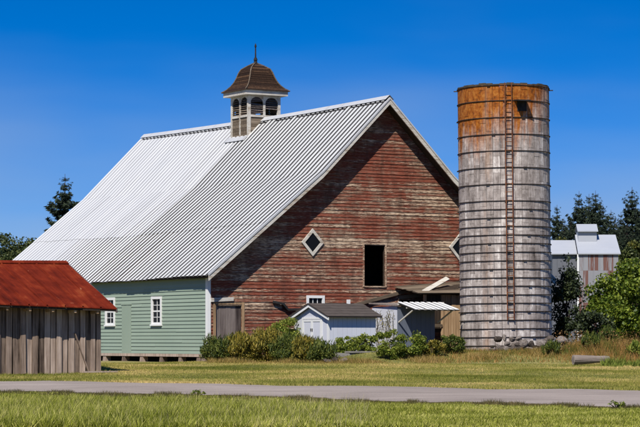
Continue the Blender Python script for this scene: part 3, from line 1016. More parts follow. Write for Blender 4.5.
m = MB()
xe = [XL - .2 + (.54 - XL) * k / 12 for k in range(13)]
for xa, xb in zip(xe[:-1], xe[1:]):
    m.hexa([(xa, -.44, rs_e(xa) - .10), (xb, -.44, rs_e(xb) - .10), (xb, 3.55, rs_r(xb) - .10), (xa, 3.55, rs_r(xa) - .10),
            (xa, -.44, rs_e(xa) - .02), (xb, -.44, rs_e(xb) - .02), (xb, 3.55, rs_r(xb) - .02), (xa, 3.55, rs_r(xa) - .02)])
rroof = m.build("roof", M['frame_dark'], rsh)
m = MB(); m.poly([(XL - .2, 3.55, rs_r(XL)), (.38, 3.55, rs_r(.38)), (.38, 7.5, 1.95), (XL - .2, 7.5, 1.95)]); m.build("rear_roof_slope", M['rust_roof'], rroof)
x = .38
while x > XL - .2:
    x0 = x - .665; m = MB(); j = rnd.random() * .008; ev = rnd.gauss(0, .012)
    def q(xx, t, h):
        return (xx, -.47 + ev + (4.04 - ev) * t, rs_e(xx) + (rs_r(xx) - rs_e(xx)) * t + h + j)
    segs = [(x0, .0), (x0 + .03, .0), (x0 + .042, .042), (x0 + .072, .042), (x0 + .085, .0), (x0 + .34, .0), (x0 + .352, .012), (x0 + .364, .0), (x + .012, .0)]
    for (xa, ha_), (xb, hb_) in zip(segs[:-1], segs[1:]):
        m.poly([q(xa, 0, ha_), q(xb, 0, hb_), q(xb, 1, hb_), q(xa, 1, ha_)])
    m.poly([q(x0, 0, -.03), q(x, 0, -.03), q(x, 0, 0), q(x0, 0, 0)])
    m.build("roof_sheet", M['rust_roof'], rroof)
    x = x0
m = MB()
for xa, xb in zip(xe[:-1], xe[1:]):
    k_ = (rs_r(xa) - rs_e(xa)) / 4.04
    m.poly([(xa, 3.36, rs_r(xa) - .19 * k_ + .055), (xb + .01, 3.36, rs_r(xb) - .19 * k_ + .055), (xb + .01, 3.57, rs_r(xb) + .06), (xa, 3.57, rs_r(xa) + .06)])
    m.poly([(xb + .01, 3.36, rs_r(xb) - .19 * k_ + .055), (xa, 3.36, rs_r(xa) - .19 * k_ + .055), (xa, 3.36, rs_r(xa) - .19 * k_ + .02), (xb + .01, 3.36, rs_r(xb) - .19 * k_ + .02)])
m.build("ridge_cap", M['rust_roof'], rroof)
m = MB()
m.hexa([(.35, -.47, rs_e(.38) - .14), (.395, -.47, rs_e(.38) - .14), (.395, 3.55, rs_r(.38) - .14), (.35, 3.55, rs_r(.38) - .14),
        (.35, -.47, rs_e(.38) - .005), (.395, -.47, rs_e(.38) - .005), (.395, 3.55, rs_r(.38) - .005), (.35, 3.55, rs_r(.38) - .005)])
m.build("barge_board", M['door_wood'], rroof)
for k in range(10):
    x = -.35 - k * .83
    m = MB(); m.box(x, x + .075, -.40, .14, rs_e(x) - .19, rs_e(x) - .11); m.build("rafter_tail", M['brown_wood_z'], rroof)
m = MB(); m.bar((-.95, .085, 1.15), (-.45, .02, -.22), .03, .08, up=(0, 1, 0)); m.build("brace_board", M['grey_wood_z'], rsh)
b = tag(empty("loose_plank", (RX + .3, RY - .7, 0), ALPHA + .1), "loose grey plank lying in the grass at the plank shed corner", "plank")
m = MB(); zz = G(RX + .3, RY - .7); m.box(-1.0, .35, -.07, .07, zz + .03, zz + .075); m.build("board", M['grey_wood_z'], b)

# ------------------------------------------------------------------ small white shed
wsh = tag(empty("white_shed", (BX, BY, 0), ALPHA), "small white garden shed with double doors and dark shingled roof", "shed")
wx0, wx1, wy0, wy1 = 3.20, 5.42, -4.0, -1.42
wz0, wz1, wzr = 0.20, 1.84, 2.28
wc = (wy0 + wy1) / 2
m = MB()
m.box(wx0 + .03, wx1 - .03, wy0 + .03, wy1 - .03, wz0, wz1)
for x in (wx0 + .03, wx1 - .03):
    m.poly([(x, wy0 + .03, wz1), (x, wy1 - .03, wz1), (x, wc, wzr - .02)][::(-1 if x < 4 else 1)])
wwall = m.build("wall", M['white_shed'], wsh)
y = wy0 + .012
while y < wy1 - .02:                # vertical boarding of the front
    y1 = min(y + .215, wy1 - .01); zt0 = wz1 + (wzr - wz1) * (1 - abs(y - wc) / (wc - wy0)) - .05; zt1 = wz1 + (wzr - wz1) * (1 - abs(y1 - wc) / (wc - wy0)) - .05
    m = MB(); m.hexa([(wx0, y, wz0), (wx0 + .028, y, wz0), (wx0 + .028, y1 - .008, wz0), (wx0, y1 - .008, wz0), (wx0, y, zt0), (wx0 + .028, y, zt0), (wx0 + .028, y1 - .008, zt1), (wx0, y1 - .008, zt1)])
    m.build("board", M['white_shed'], wwall); y = y1
x = wx0 + .03
while x < wx1 - .02:
    x1 = min(x + .215, wx1); m = MB(); m.box(x, x1 - .007, wy0, wy0 + .028, wz0, wz1 - .01); m.build("board", M['white_shed'], wwall); x = x1
dm = MB(); d0, d1 = wc - .80, wc + .62
for a, b in ((d0 - .07, d0), (d1, d1 + .07)): dm.box(wx0 - .03, wx0 - .002, a, b, wz0 + .05, 1.72)
dm.box(wx0 - .032, wx0 - .002, d0 - .07, d1 + .07, 1.722, 1.80)
dfr = dm.build("door_frame", M['white_trim'], wsh)
for a, b in ((d0 + .008, (d0 + d1) / 2 - .006), ((d0 + d1) / 2 + .006, d1 - .008)):
    m = MB(); m.box(wx0 - .020, wx0 - .003, a, b, wz0 + .06, 1.715); dl = m.build("door", M['white_shed'], wsh)
    m = MB()
    for c, d, e, f in ((a, a + .07, wz0 + .07, 1.70), (b - .07, b, wz0 + .07, 1.70), (a + .07, b - .07, 1.63, 1.70), (a + .07, b - .07, .78, .87)):
        m.box(wx0 - .036, wx0 - .0205, c, d, e, f)
    m.build("batten", M['white_trim'], dl)
    m = MB(); yk = b - .05 if a < wc - .3 else a + .05; m.box(wx0 - .06, wx0 - .0365, yk - .02, yk + .02, 1.25, 1.36); m.build("latch", M['black_iron_and_shade'], dl)
for y in (wy0 - .012, wy1 - .06):
    m = MB(); m.box(wx0 - .018, wx0 + .07, y, y + .075, wz0, wz1); m.build("corner_board", M['white_trim'], wsh)
sl = (wzr - wz1) / (wc - wy0)
for s in (-1, 1):
    def rp(t, h, x): return (x, wc + s * (wc - wy0 + .24) * t, wzr + .03 - sl * (wc - wy0 + .24) * t + h)
    m = MB(); xa, xb = wx0 - .16, wx1 + .14
    q8 = [rp(0, 0, xa), rp(1, 0, xa), rp(1, 0, xb), rp(0, 0, xb), rp(0, .05, xa), rp(1, .05, xa), rp(1, .05, xb), rp(0, .05, xb)]
    m.hexa(q8); rf = m.build("roof", M['asphalt_shingle'], wsh)
    for k in range(5):                 # shingle courses
        m = MB(); t0, t1 = k / 5, (k + 1) / 5 + .015
        m.hexa([rp(t0, .052, xa - .01), rp(t1, .052, xa - .01), rp(t1, .052, xb + .01), rp(t0, .052, xb + .01), rp(t0, .055, xa - .01), rp(t1, .075, xa - .01), rp(t1, .075, xb + .01), rp(t0, .055, xb + .01)])
        m.build("shingle_course", M['asphalt_shingle'], rf)
    m = MB(); m.hexa([rp(0, -.11, xa + .02), rp(1, -.11, xa + .02), rp(1, -.11, xa + .055), rp(0, -.11, xa + .055), rp(0, -.003, xa + .02), rp(1, -.003, xa + .02), rp(1, -.003, xa + .055), rp(0, -.003, xa + .055)])
    m.build("barge_board", M['white_trim'], rf)
m = MB(); m.box(wx1 - .55, wx1 - .44, wc - .06, wc + .05, wzr - .05, wzr + .24); m.build("vent_pipe", M['white_trim'], wsh)

# ------------------------------------------------------------------ pale outbuilding with the slatted awning, and the plank lean-to by the silo
mil = tag(empty("outbuilding", (BX, BY, 0), ALPHA), "pale whitewashed outbuilding with a slatted white awning over its shaded front", "outbuilding")
m = MB(); m.box(7.09, 8.86, -2.98, -1.1, .25, 2.24); mw = m.build("wall", M['white_shed'], mil)
for k in range(9):
    m = MB(); y = -3.0 + k * .212; m.box(7.05, 7.088, y, y + .205, .25, 2.30 - .012 * k); m.build("board", M['white_shed'], mw)
for k in range(8):
    m = MB(); x = 7.06 + k * .226; m.box(x, x + .22, -3.03, -2.985, .25, 2.26); m.build("board", M['shade_blue_grey'], mw)
m = MB(); m.hexa([(6.95, -3.10, 2.27), (9.0, -3.10, 2.30), (9.0, -1.0, 2.40), (6.95, -1.0, 2.38), (6.95, -3.10, 2.32), (9.0, -3.10, 2.35), (9.0, -1.0, 2.45), (6.95, -1.0, 2.43)])
m.build("roof", M['door_wood'], mil)
aw = MB()
aw.bar((7.02, -3.10, 2.34), (9.25, -3.10, 2.42), .06, .06); aw.bar((7.08, -4.26, 2.12), (9.08, -4.26, 2.10), .05, .05); aw.bar((7.05, -3.7, 2.19), (9.15, -3.7, 2.22), .05, .04)
for x in (7.1, 9.0): aw.bar((x, -3.05, 1.62), (x, -4.1, 2.09), .05, .05)
awn = aw.build("awning", M['white_worn'], mil)
m = MB(); m.hexa([(7.05, -4.33, 2.085), (9.22, -4.33, 2.085), (9.22, -3.08, 2.375), (7.05, -3.08, 2.375), (7.05, -4.33, 2.10), (9.22, -4.33, 2.10), (9.22, -3.08, 2.39), (7.05, -3.08, 2.39)])  # dark backing added under the slats so the awning shades the whole front
m.build("awning_shade_sheet", M['black_iron_and_shade'], awn)
for k in range(8):
    x = 7.06 + k * .275 + rnd.gauss(0, .015)
    m = MB(); m.hexa([(x, -4.38, 2.125), (x + .15, -4.38, 2.125), (x + .15, -3.06, 2.425 + rnd.gauss(0, .01)), (x, -3.06, 2.425),
                      (x, -4.38, 2.15), (x + .15, -4.38, 2.15), (x + .15, -3.06, 2.45), (x, -3.06, 2.45)])
    m.build("slat", M['white_trim'], awn)
ln = tag(empty("lean_to", (BX, BY, 0), ALPHA), "brown vertical plank lean-to with sloping board roof between barn and silo", "lean-to")
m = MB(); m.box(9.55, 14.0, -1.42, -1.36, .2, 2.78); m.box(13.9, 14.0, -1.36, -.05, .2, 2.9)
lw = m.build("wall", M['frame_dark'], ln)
for k in range(18):
    x = 10.32 + k * .205
    m = MB(); o = -1.47 - rnd.random() * .03; m.box(x, x + .192, o, -1.425, .15, 2.80 + rnd.gauss(0, .03)); m.build("plank", M['brown_wood_z'], lw)
for x in (9.35, 10.22):
    m = MB(); m.box(x, x + .1, -1.52, -1.42, .2, 2.78); m.build("post", M['brown_wood_z'], ln)
m = MB(); m.box(9.2, 14.0, -1.5, -1.38, 2.785, 2.88); m.build("header_beam", M['brown_wood_x'], ln)
for q in ((9.45, 10.22, .95, 1.10), (9.45, 10.22, 1.45, 1.56)):
    m = MB(); m.box(q[0], q[1], -1.56, -1.525, q[2], q[3]); m.build("crossbar", M['brown_wood_x'], ln)
lr = MB(); lr.hexa([(8.9, -1.75, 2.80), (14.2, -1.75, 2.86), (14.2, -.05, 3.50), (8.9, -.05, 3.10), (8.9, -1.75, 2.83), (14.2, -1.75, 2.89), (14.2, -.05, 3.53), (8.9, -.05, 3.13)])
lrf = lr.build("roof", M['frame_dark'], ln)
for k in range(7):
    t0, t1 = k / 7, (k + 1) / 7 - .012
    def lp_(x, t, h):
        f = (x - 8.9) / 5.3
        return (x, -1.78 + 1.72 * t, (2.83 + .06 * f) * (1 - t) + (3.13 + .40 * f) * t + h)
    m = MB(); e = rnd.uniform(-.15, .1); h = .004 + rnd.random() * .012
    m.hexa([lp_(8.85 + e, t0, h), lp_(14.2, t0, h), lp_(14.2, t1, h), lp_(8.85 + e, t1, h), lp_(8.85 + e, t0, h + .03), lp_(14.2, t0, h + .03), lp_(14.2, t1, h + .03), lp_(8.85 + e, t1, h + .03)])
    m.build("roof_board", M['brown_wood_x'], lrf)
m = MB(); m.bar((9.35, -1.45, 2.90), (10.95, -.85, 3.50), .20, .04, up=(0, -.6, .8)); m.build("loose_board", M['white_worn'], lrf)
# junk in the dark doorway
jk = tag(empty("junk_barrel", (BX + 9.6 * CA + 1.95 * SA, BY + 9.6 * SA - 1.95 * CA, .42), 0), "old rusty barrel standing before the dark lean-to doorway", "barrel")
m = MB()
prof_ = [(.22, 0), (.245, .2), (.25, .4), (.245, .6), (.22, .8)]
for (r0, z0), (r1, z1) in zip(prof_[:-1], prof_[1:]): m.tube((0, 0, z0), (0, 0, z1), r0, r1, 14, True)
m.build("barrel_body", M['ladder'], jk)
m = MB(); m.tube((0, 0, .19), (0, 0, .22), .258, .258, 14); m.tube((0, 0, .59), (0, 0, .62), .258, .258, 14); m.build("barrel_band", M['hoop'], jk)

# low concrete retaining kerb in front of the white shed
kb = tag(empty("retaining_kerb", (BX, BY, 0), ALPHA), "low broken concrete kerb below the white shed wall", "kerb")
x = 3.05
while x < 5.6:
    l_ = rnd.uniform(.35, .6); m = MB(); z_ = G(BX + x * CA + 4.75 * SA, BY + x * SA - 4.75 * CA)
    m.hexa([(x, -4.95, z_ - .1), (x + l_ - .02, -4.95, z_ - .1), (x + l_ - .02, -4.62, z_ - .1), (x, -4.62, z_ - .1),
            (x + .02, -4.92, .38 + rnd.gauss(0, .015)), (x + l_ - .04, -4.92, .38), (x + l_ - .04, -4.64, .39), (x + .02, -4.64, .39)])
    m.build("block", M['concrete'], kb); x += l_
m = MB(); m.box(3.6, 5.9, -4.98, -4.58, .405, .46); m.build("coping", M['concrete'], kb)

# ------------------------------------------------------------------ fieldstones and log
def stone_mesh(seed, flat=0.7):
    r = np.random.default_rng(seed)
    nu, nv = 10, 7
    v = [(0, 0, -1)]
    for j in range(1, nv):
        th = math.pi * j / nv
        for i in range(nu):
            a = 2 * math.pi * (i + .5 * (j % 2)) / nu
            v.append((math.sin(th) * math.cos(a), math.sin(th) * math.sin(a), -math.cos(th)))
    v.append((0, 0, 1))
    v = np.array(v)
    for _ in range(6):                     # chop facets
        nrm = r.normal(size=3); nrm /= np.linalg.norm(nrm); lim = r.uniform(.42, .80)
        d = v @ nrm; v = v - np.outer(np.clip(d - lim, 0, None), nrm)
    v = v * 1.3 * (1 + r.normal(0, .035, (len(v), 1))) * np.array([1, .85, flat])
    f = []
    for i in range(nu): f.append((0, 1 + (i + 1) % nu, 1 + i))
    for j in range(nv - 2):
        for i in range(nu):
            a = 1 + j * nu + i; b = 1 + j * nu + (i + 1) % nu
            f.append((a, b, b + nu)); f.append((a, b + nu, a + nu))
    t = len(v) - 1
    for i in range(nu): f.append((t, 1 + (nv - 2) * nu + i, 1 + (nv - 2) * nu + (i + 1) % nu))
    return np_mesh("fieldstone", v, np.array(f), M['stone'], False)


SM = [stone_mesh(s, .72 + .05 * s) for s in range(6)]
spots = []
for row_, (n, y, z0, x0, x1) in enumerate([(12, 97.2, .12, 6.75, 9.55), (10, 97.45, .34, 7.0, 9.5), (4, 97.6, .56, 7.05, 8.0), (3, 97.75, .50, 8.8, 9.75)]):
    for k in range(n):
        spots.append((x0 + (x1 - x0) * (k + .5) / n + rnd.gauss(0, .07), y + rnd.gauss(0, .09), z0 + G(8, y) - .06 + rnd.gauss(0, .03)))
for i, (x, y, z) in enumerate(spots):
    s = obj("fieldstone", SM[i % 6], None, (x, y, z))
    k = rnd.choice((.12, .14, .155, .17, .20)) * rnd.uniform(.9, 1.1)
    s.scale = (k * rnd.uniform(.9, 1.3), k, k); s.rotation_euler = (rnd.gauss(0, .2), rnd.gauss(0, .2), rnd.random() * 6)
    tag(s, "rough grey fieldstone in the pile at the foot of the silo", "stone", "fieldstones piled against the silo")
s = obj("fieldstone", SM[2], None, (9.72, 97.6, .86)); s.scale = (.27, .22, .2); s.rotation_euler = (.1, .2, .4)
tag(s, "largest pale fieldstone capping the right end of the silo stone pile", "stone")
for i, (x, y) in enumerate(((.28, 94.25), (.62, 94.45), (.9, 94.35))):
    s = obj("fieldstone", SM[(i + 1) % 6], None, (x, y, G(x, y) + .08)); k = .13 + .04 * (i % 2); s.scale = (k * 1.2, k, k * .9); s.rotation_euler = (0, .2, i * 1.3)
    tag(s, "dark rough fieldstone at the foot of the white shed corner", "stone", "fieldstones by the white shed")

lg = tag(empty("log", (9.62, 93.1, G(9.6, 93.1) + .20), math.radians(14)), "thick grey weathered log lying in dry weeds right of the silo", "log")
m = MB(); n = 14; secs = []
for k in range(9):
    t = k / 8; r = .19 - .07 * t + rnd.gauss(0, .006)
    secs.append([(1.45 * t + (0 if k else rnd.uniform(-.01, .01)), r * math.cos(2 * math.pi * q / n) * (1 + rnd.gauss(0, .03)), r * math.sin(2 * math.pi * q / n) * (1 + rnd.gauss(0, .03)) + .03 * t) for q in range(n)])
for a, b in zip(secs[:-1], secs[1:]):
    for q in range(n): m.poly([a[q], b[q], b[(q + 1) % n], a[(q + 1) % n]])
m.poly(secs[-1]); m.build("trunk", M['log'], lg, True)
m = MB(); m.poly(secs[0][::-1]); cen = [(x - .004, y * .62, z * .62) for x, y, z in secs[0]]; m.poly(cen[::-1], 1)
m.build("cut_end", [M['log'], M['door_wood']], lg)
lg2 = tag(empty("log", (10.35, 97.0, .62), math.radians(8)), "thin grey pole lying behind the thick log among weeds", "log")
m = MB(); m.tube((0, 0, 0), (1.3, 0, -.03), .07, .05, 9); m.build("trunk", M['log'], lg2)

# ------------------------------------------------------------------ far metal building
EX, EY = 24.2, 230.0
el = tag(empty("grain_building", (EX, EY, 0), 0), "tall pale metal farm building with rusty panels and a rooftop vent box", "building")


def elev_panel_mat():
    t = NT("rust_streaked_sheet")
    s = t.noise(t.coord("Object", (5, 5, .35), rand=7), 1.0, 5)
    r = t.random()
    c = t.mix(s, (0.15, 0.15, 0.16), (0.27, 0.265, 0.275))
    k = t.val(t.val(s, 1.1), t.val(r, .40), 'ADD')
    c = t.mix(t.ramp(k, [(0.78, 0.0), (0.90, .9)]), c, (0.115, 0.040, 0.024))
    return t.done(c, .6, spec=.3)


M['el_panel'] = elev_panel_mat()
M['el_grey'] = plain("dull_grey_sheet", (0.11, 0.115, 0.13), .6, .3, .1)
M['el_roof'] = roof_metal("pale_far_roof", (0.30, 0.315, 0.34), (0.33, 0.34, 0.365), (0.28, 0.29, 0.31))
m = MB(); m.box(0.02, 3.80, .05, 5.0, -.2, 8.95); m.box(-2.30, 0.0, .95, 5.0, -.2, 8.95); ew = m.build("wall", M['el_grey'], el)
for r_ in range(6):
    for c_ in range(8):
        m = MB(); x = .03 + c_ * .472; z = -.1 + r_ * 1.505
        m.box(x, x + .466, -.01 - .012 * (c_ % 2), .045, z, z + 1.50); m.build("panel", M['el_panel'], ew)
for c_ in range(5):
    m = MB(); x = -2.30 + c_ * .46; m.box(x, x + .45, .90 - .012 * (c_ % 2), .945, -.1, 8.93); m.build("panel", M['el_grey'], ew)
m = MB(); m.box(-.06, .10, -.04, .06, -.1, 8.95); m.build("corner_trim", M['white_trim'], el)
m = MB()
m.hexa([(.0, -.25, 8.93), (4.0, -.25, 8.93), (3.85, 2.6, 10.78), (.0, 2.6, 10.78), (.0, -.25, 9.05), (4.0, -.25, 9.05), (3.85, 2.6, 10.9), (.0, 2.6, 10.9)])
m.poly([(0, 2.6, 10.85), (3.85, 2.6, 10.85), (3.85, 5.3, 9), (0, 5.3, 9)]); er = m.build("roof", M['el_roof'], el)
m = MB()
m.hexa([(-2.45, .55, 8.95), (-.005, .55, 8.95), (-.005, 2.7, 10.28), (-2.45, 2.7, 10.28), (-2.45, .55, 9.05), (-.005, .55, 9.05), (-.005, 2.7, 10.38), (-2.45, 2.7, 10.38)])
m.poly([(-2.45, 2.7, 10.33), (0, 2.7, 10.33), (0, 5.3, 9), (-2.45, 5.3, 9)]); m.build("lower_roof", M['el_roof'], el)
m = MB(); m.box(.2, 1.95, 1.5, 3.4, 9.8, 11.12); vb = m.build("vent_box", M['el_roof'], el)
m = MB(); m.hexa([(.1, 1.2, 11.12), (2.05, 1.2, 11.12), (2.05, 2.5, 11.80), (.1, 2.5, 11.80), (.1, 1.2, 11.2), (2.05, 1.2, 11.2), (2.05, 2.5, 11.9), (.1, 2.5, 11.9)])
m.poly([(.1, 2.5, 11.85), (2.05, 2.5, 11.85), (2.05, 3.7, 11.15), (.1, 3.7, 11.15)]); m.build("vent_roof", M['el_roof'], vb)

# ------------------------------------------------------------------ vegetation
def leaves(centres, size, r, droop=0.3, aspect=0.5, dirs=None):
    """one folded rhombic leaf per centre"""
    n = len(centres)
    d = r.normal(size=(n, 3)) if dirs is None else dirs + r.normal(0, .45, (n, 3))
    d[:, 2] -= droop
    d /= np.linalg.norm(d, axis=1)[:, None] + 1e-9
    s = np.cross(d, r.normal(size=(n, 3))); s /= np.linalg.norm(s, axis=1)[:, None] + 1e-9
    nn = np.cross(s, d)
    L_ = (size * r.uniform(.6, 1.35, n))[:, None]
    a = centres - d * L_ * .5; b = centres + d * L_ * .5
    c = centres + s * L_ * aspect * .5 + nn * L_ * .10; e = centres - s * L_ * aspect * .5 + nn * L_ * .10
    v = np.stack([a, c, b, e], 1).reshape(-1, 3)
    i = np.arange(n)[:, None] * 4
    t = np.concatenate([i + np.array([[0, 1, 2]]), i + np.array([[0, 2, 3]])], 1).reshape(-1, 3)
    return v, t


def clumps(n, r, rx, ry, rz, k, cs, hollow=0.35):
    """points in k leafy clumps spread through a crown"""
    c = r.normal(size=(k, 3)); c /= np.linalg.norm(c, axis=1)[:, None]
    c *= (r.uniform(hollow, 1.0, k) ** .6)[:, None]
    c *= np.array([rx, ry, rz])
    w = r.dirichlet(np.ones(k) * 3)
    idx = r.choice(k, n, p=w)
    p = r.normal(size=(n, 3)); p /= np.linalg.norm(p, axis=1)[:, None]; p *= (r.uniform(0, 1, n) ** .45)[:, None]
    cr = r.uniform(.6, 1.3, k)[idx][:, None] * cs
    return c[idx] + p * cr * np.array([1, 1, .75]), c


def shrub(name, label, cat, loc, rx, ry, h, n, leaf, mat, seed, group=None, k=26, cs=None, aspect=.5, spikes=0):
    r = np.random.default_rng(seed)
    root = tag(empty(name, loc), label, cat, group)
    p, c = clumps(n, r, rx, ry, h * .52, k, cs or min(rx, h) * .30)
    p[:, 2] += h * .52
    p[:, 2] = np.where(p[:, 2] < .03, .03 + r.random(len(p)) * .3 * h, p[:, 2])
    v, t = leaves(p, leaf, r, aspect=aspect)
    if spikes:                      # upright flowering shoots above the leaves
        q_ = p[p[:, 2] > h * .45]; q_ = q_[r.integers(0, len(q_), spikes)] + np.stack([r.normal(0, .03, spikes), r.normal(0, .03, spikes), r.uniform(.0, .16, spikes)], 1)
        v2, t2 = leaves(q_, .20, r, 0, .16, np.tile([0, 0, 1.6], (spikes, 1)))
        t = np.concatenate([t, t2 + len(v)]); v = np.concatenate([v, v2])
    obj("foliage", np_mesh("foliage", v, t, mat), root)
    m = MB()
    for q in range(min(len(c), 12)):
        e = Vector((c[q][0] * .9, c[q][1] * .9, c[q][2] + h * .52)); b = Vector((e.x * .15, e.y * .15, -.05))
        mid = b.lerp(e, .5) + Vector((0, 0, h * .06))
        m.tube(b, mid, .025 * (h / 1.2) ** .5, .016, 5, False); m.tube(mid, e, .016, .006, 5, False)
    m.build("stems", M['stem'], root)
    return root


LM = {
    'hedge_dark': leaf_mat("hedge_leaf", (0.020, 0.038, 0.006), (0.075, 0.105, 0.016), (0.19, 0.20, 0.035)),
    'hedge_gold': leaf_mat("golden_spent_flower_leaf", (0.045, 0.052, 0.007), (0.185, 0.165, 0.020), (0.42, 0.31, 0.055)),
    'bright': leaf_mat("bright_shrub_leaf", (0.045, 0.080, 0.008), (0.150, 0.190, 0.018), (0.34, 0.36, 0.06)),
    'maple': leaf_mat("maple_leaf", (0.025, 0.050, 0.004), (0.100, 0.145, 0.011), (0.25, 0.29, 0.035)),
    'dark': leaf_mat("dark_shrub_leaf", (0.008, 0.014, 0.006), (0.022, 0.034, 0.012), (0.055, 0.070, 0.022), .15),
    'conifer': leaf_mat("conifer_needles", (0.006, 0.012, 0.007), (0.018, 0.032, 0.016), (0.048, 0.062, 0.028), .1, .7),
    'far': leaf_mat("far_tree_leaf", (0.018, 0.030, 0.007), (0.045, 0.062, 0.014), (0.085, 0.095, 0.024), .2),
    'far_gold': leaf_mat("yellowing_far_leaf", (0.04, 0.05, 0.008), (0.10, 0.105, 0.014), (0.17, 0.15, 0.03), .2),
    'rust_weed': leaf_mat("rust_brown_weed", (0.085, 0.045, 0.018), (0.23, 0.115, 0.038), (0.36, 0.22, 0.08), .25),
}

# hedge in front of the gable
hedge = [(-3.95, 96.0, .70, .92, 'hedge_dark', 1), (-3.0, 95.9, .75, 1.02, 'hedge_gold', 2), (-2.1, 96.1, .8, 1.18, 'hedge_gold', 3),
         (-1.3, 95.6, .65, .95, 'hedge_dark', 4), (-0.55, 95.3, .62, .88, 'hedge_gold', 5), (-1.5, 98.0, .85, 1.75, 'bright', 6), (0.12, 94.8, .48, .72, 'hedge_dark', 7)]
hl = ["dark green hedge shrub against the white corner board of the barn", "golden flowering hedge shrub below the grey plank door",
      "tallest golden hedge shrub standing against the red siding", "dark green shrub between two golden hedge shrubs",
      "golden leafed hedge shrub before the white shed doors", "bright green bush rising behind the hedge beside the white shed",
      "small dark shrub at the corner of the white shed"]
for (x, y, r_, h, mt, sd), lb in zip(hedge, hl):
    shrub("hedge_shrub", lb, "shrub", (x, y, G(x, y) - .02), r_ * 1.05, .6, h, 7500, .075, LM[mt], sd, "shrubs of the hedge along the gable", k=60, cs=.26, spikes=2600 if mt == "hedge_gold" else (900 if sd != 6 else 0))
# bushes on the kerb before the white shed and the outbuilding
yl = [(1.0, 96.15, .46, .62, 'bright', 21, "low bright green creeper above the concrete kerb"), (1.85, 96.6, .42, .66, 'bright', 22, "leafy green bush at the end of the concrete kerb"),
      (2.75, 94.9, .62, 1.05, 'bright', 23, "tall yellow-green bush beside the whitewashed outbuilding wall"), (3.55, 95.1, .65, .98, 'bright', 24, "broad yellow-green bush below the slatted awning"),
      (4.3, 95.3, .5, .62, 'hedge_gold', 25, "low golden weed bush before the lean-to doorway"), (5.2, 95.9, .5, .72, 'hedge_dark', 26, "dark low bush at the left foot of the silo")]
for x, y, r_, h, mt, sd, lb in yl:
    shrub("bush", lb, "bush", (x, y, G(x, y) - .03), r_ * 1.1, .35, h * 1.05, 4200, .085, LM[mt], sd, "bushes below the outbuildings", k=32)
# climbing vine on the pale outbuilding wall
vr = np.random.default_rng(77)
vroot = tag(empty("climbing_vine", (BX + 7.0 * CA + 2.2 * SA, BY + 7.0 * SA - 2.2 * CA, .4), ALPHA), "bare thin vine climbing the whitewashed outbuilding wall", "vine")
m = MB()
for q in range(9):
    y = vr.uniform(-.7, .6); p = Vector((-.02, y, 0))
    for s in range(6):
        nx_ = p + Vector((vr.normal(0, .01) - .004, vr.normal(0, .12), .27)); nx_.x = min(nx_.x, -.01); m.tube(p, nx_, .014, .010, 4, False)
        if vr.random() < .6: m.tube(nx_, nx_ + Vector((-.05, vr.normal(0, .2), .12)), .008, .004, 4, False)
        p = nx_
m.build("stems", M['stem'], vroot)
pv = np.stack([vr.uniform(-.12, -.02, 160), vr.uniform(-.8, .7, 160), vr.uniform(.1, 1.7, 160)], 1)
v, t = leaves(pv, .07, vr); obj("foliage", np_mesh("foliage", v, t, LM['hedge_gold']), vroot)


def tree(name, label, loc, h, trunk_r, crown, n, leaf, mat, seed, k=60, cs=None, group=None, aspect=.6):
    """trunk, limbs and a leafy crown; crown = (rx, ry, rz, centre height)"""
    r = np.random.default_rng(seed)
    root = tag(empty(name, loc), label, "tree", group)
    rx_, ry_, rz_, cz = crown
    p, c = clumps(n, r, rx_, ry_, rz_, k, cs or rx_ * .26, .3)
    p[:, 2] += cz
    p[:, 2] = np.maximum(p[:, 2], .1 + r.random(n) * .5)
    v, t = leaves(p, leaf, r, aspect=aspect)
    obj("crown", np_mesh("crown", v, t, mat), root)
    m = MB(); top_ = Vector((0, 0, cz + rz_ * .3))
    m.tube((0, 0, -.2), (.05, 0, cz * .5), trunk_r, trunk_r * .75, 8, False); m.tube((.05, 0, cz * .5), top_, trunk_r * .75, trunk_r * .3, 8, False)
    for q in range(min(k, 16)):
        e = Vector(c[q]) + Vector((0, 0, cz)); b = Vector((0, 0, cz * r.uniform(.45, .95)))
        m.tube(b, e, trunk_r * .35, trunk_r * .08, 5, False)
    m.build("trunk", M['bark'], root)
    return root


# the big leafed tree on the right and the dark tree in the silo's shade
tree("broadleaf_tree", "bushy yellow-green broadleaf tree with big leaves before the metal building", (13.9, 105.0, .3), 4.2, .10, (2.35, 1.7, 1.95, 2.15), 21000, .14, LM['maple'], 31, 60, .62, aspect=.75)
tree("broadleaf_tree", "leafy green tree joined to the big leafed tree further from the silo", (16.4, 107.0, .3), 5.4, .12, (2.4, 1.8, 2.3, 2.75), 17000, .145, LM['maple'], 32, 60, .65, aspect=.75)
tree("broadleaf_tree", "low leafy green tree between the dark tree and the big leafed tree", (12.15, 104.0, .3), 2.6, .07, (1.1, 1.0, 1.0, 1.25), 7000, .14, LM['maple'], 33, 34, .42, aspect=.75)
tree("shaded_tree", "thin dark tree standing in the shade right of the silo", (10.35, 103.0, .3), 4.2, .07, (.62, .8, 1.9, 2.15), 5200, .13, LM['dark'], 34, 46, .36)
tree("shaded_tree", "low dark bush tree under the leafy green tree", (11.3, 102.0, .3), 2.0, .06, (.8, .6, .85, .95), 3600, .12, LM['dark'], 35, 30, .34)


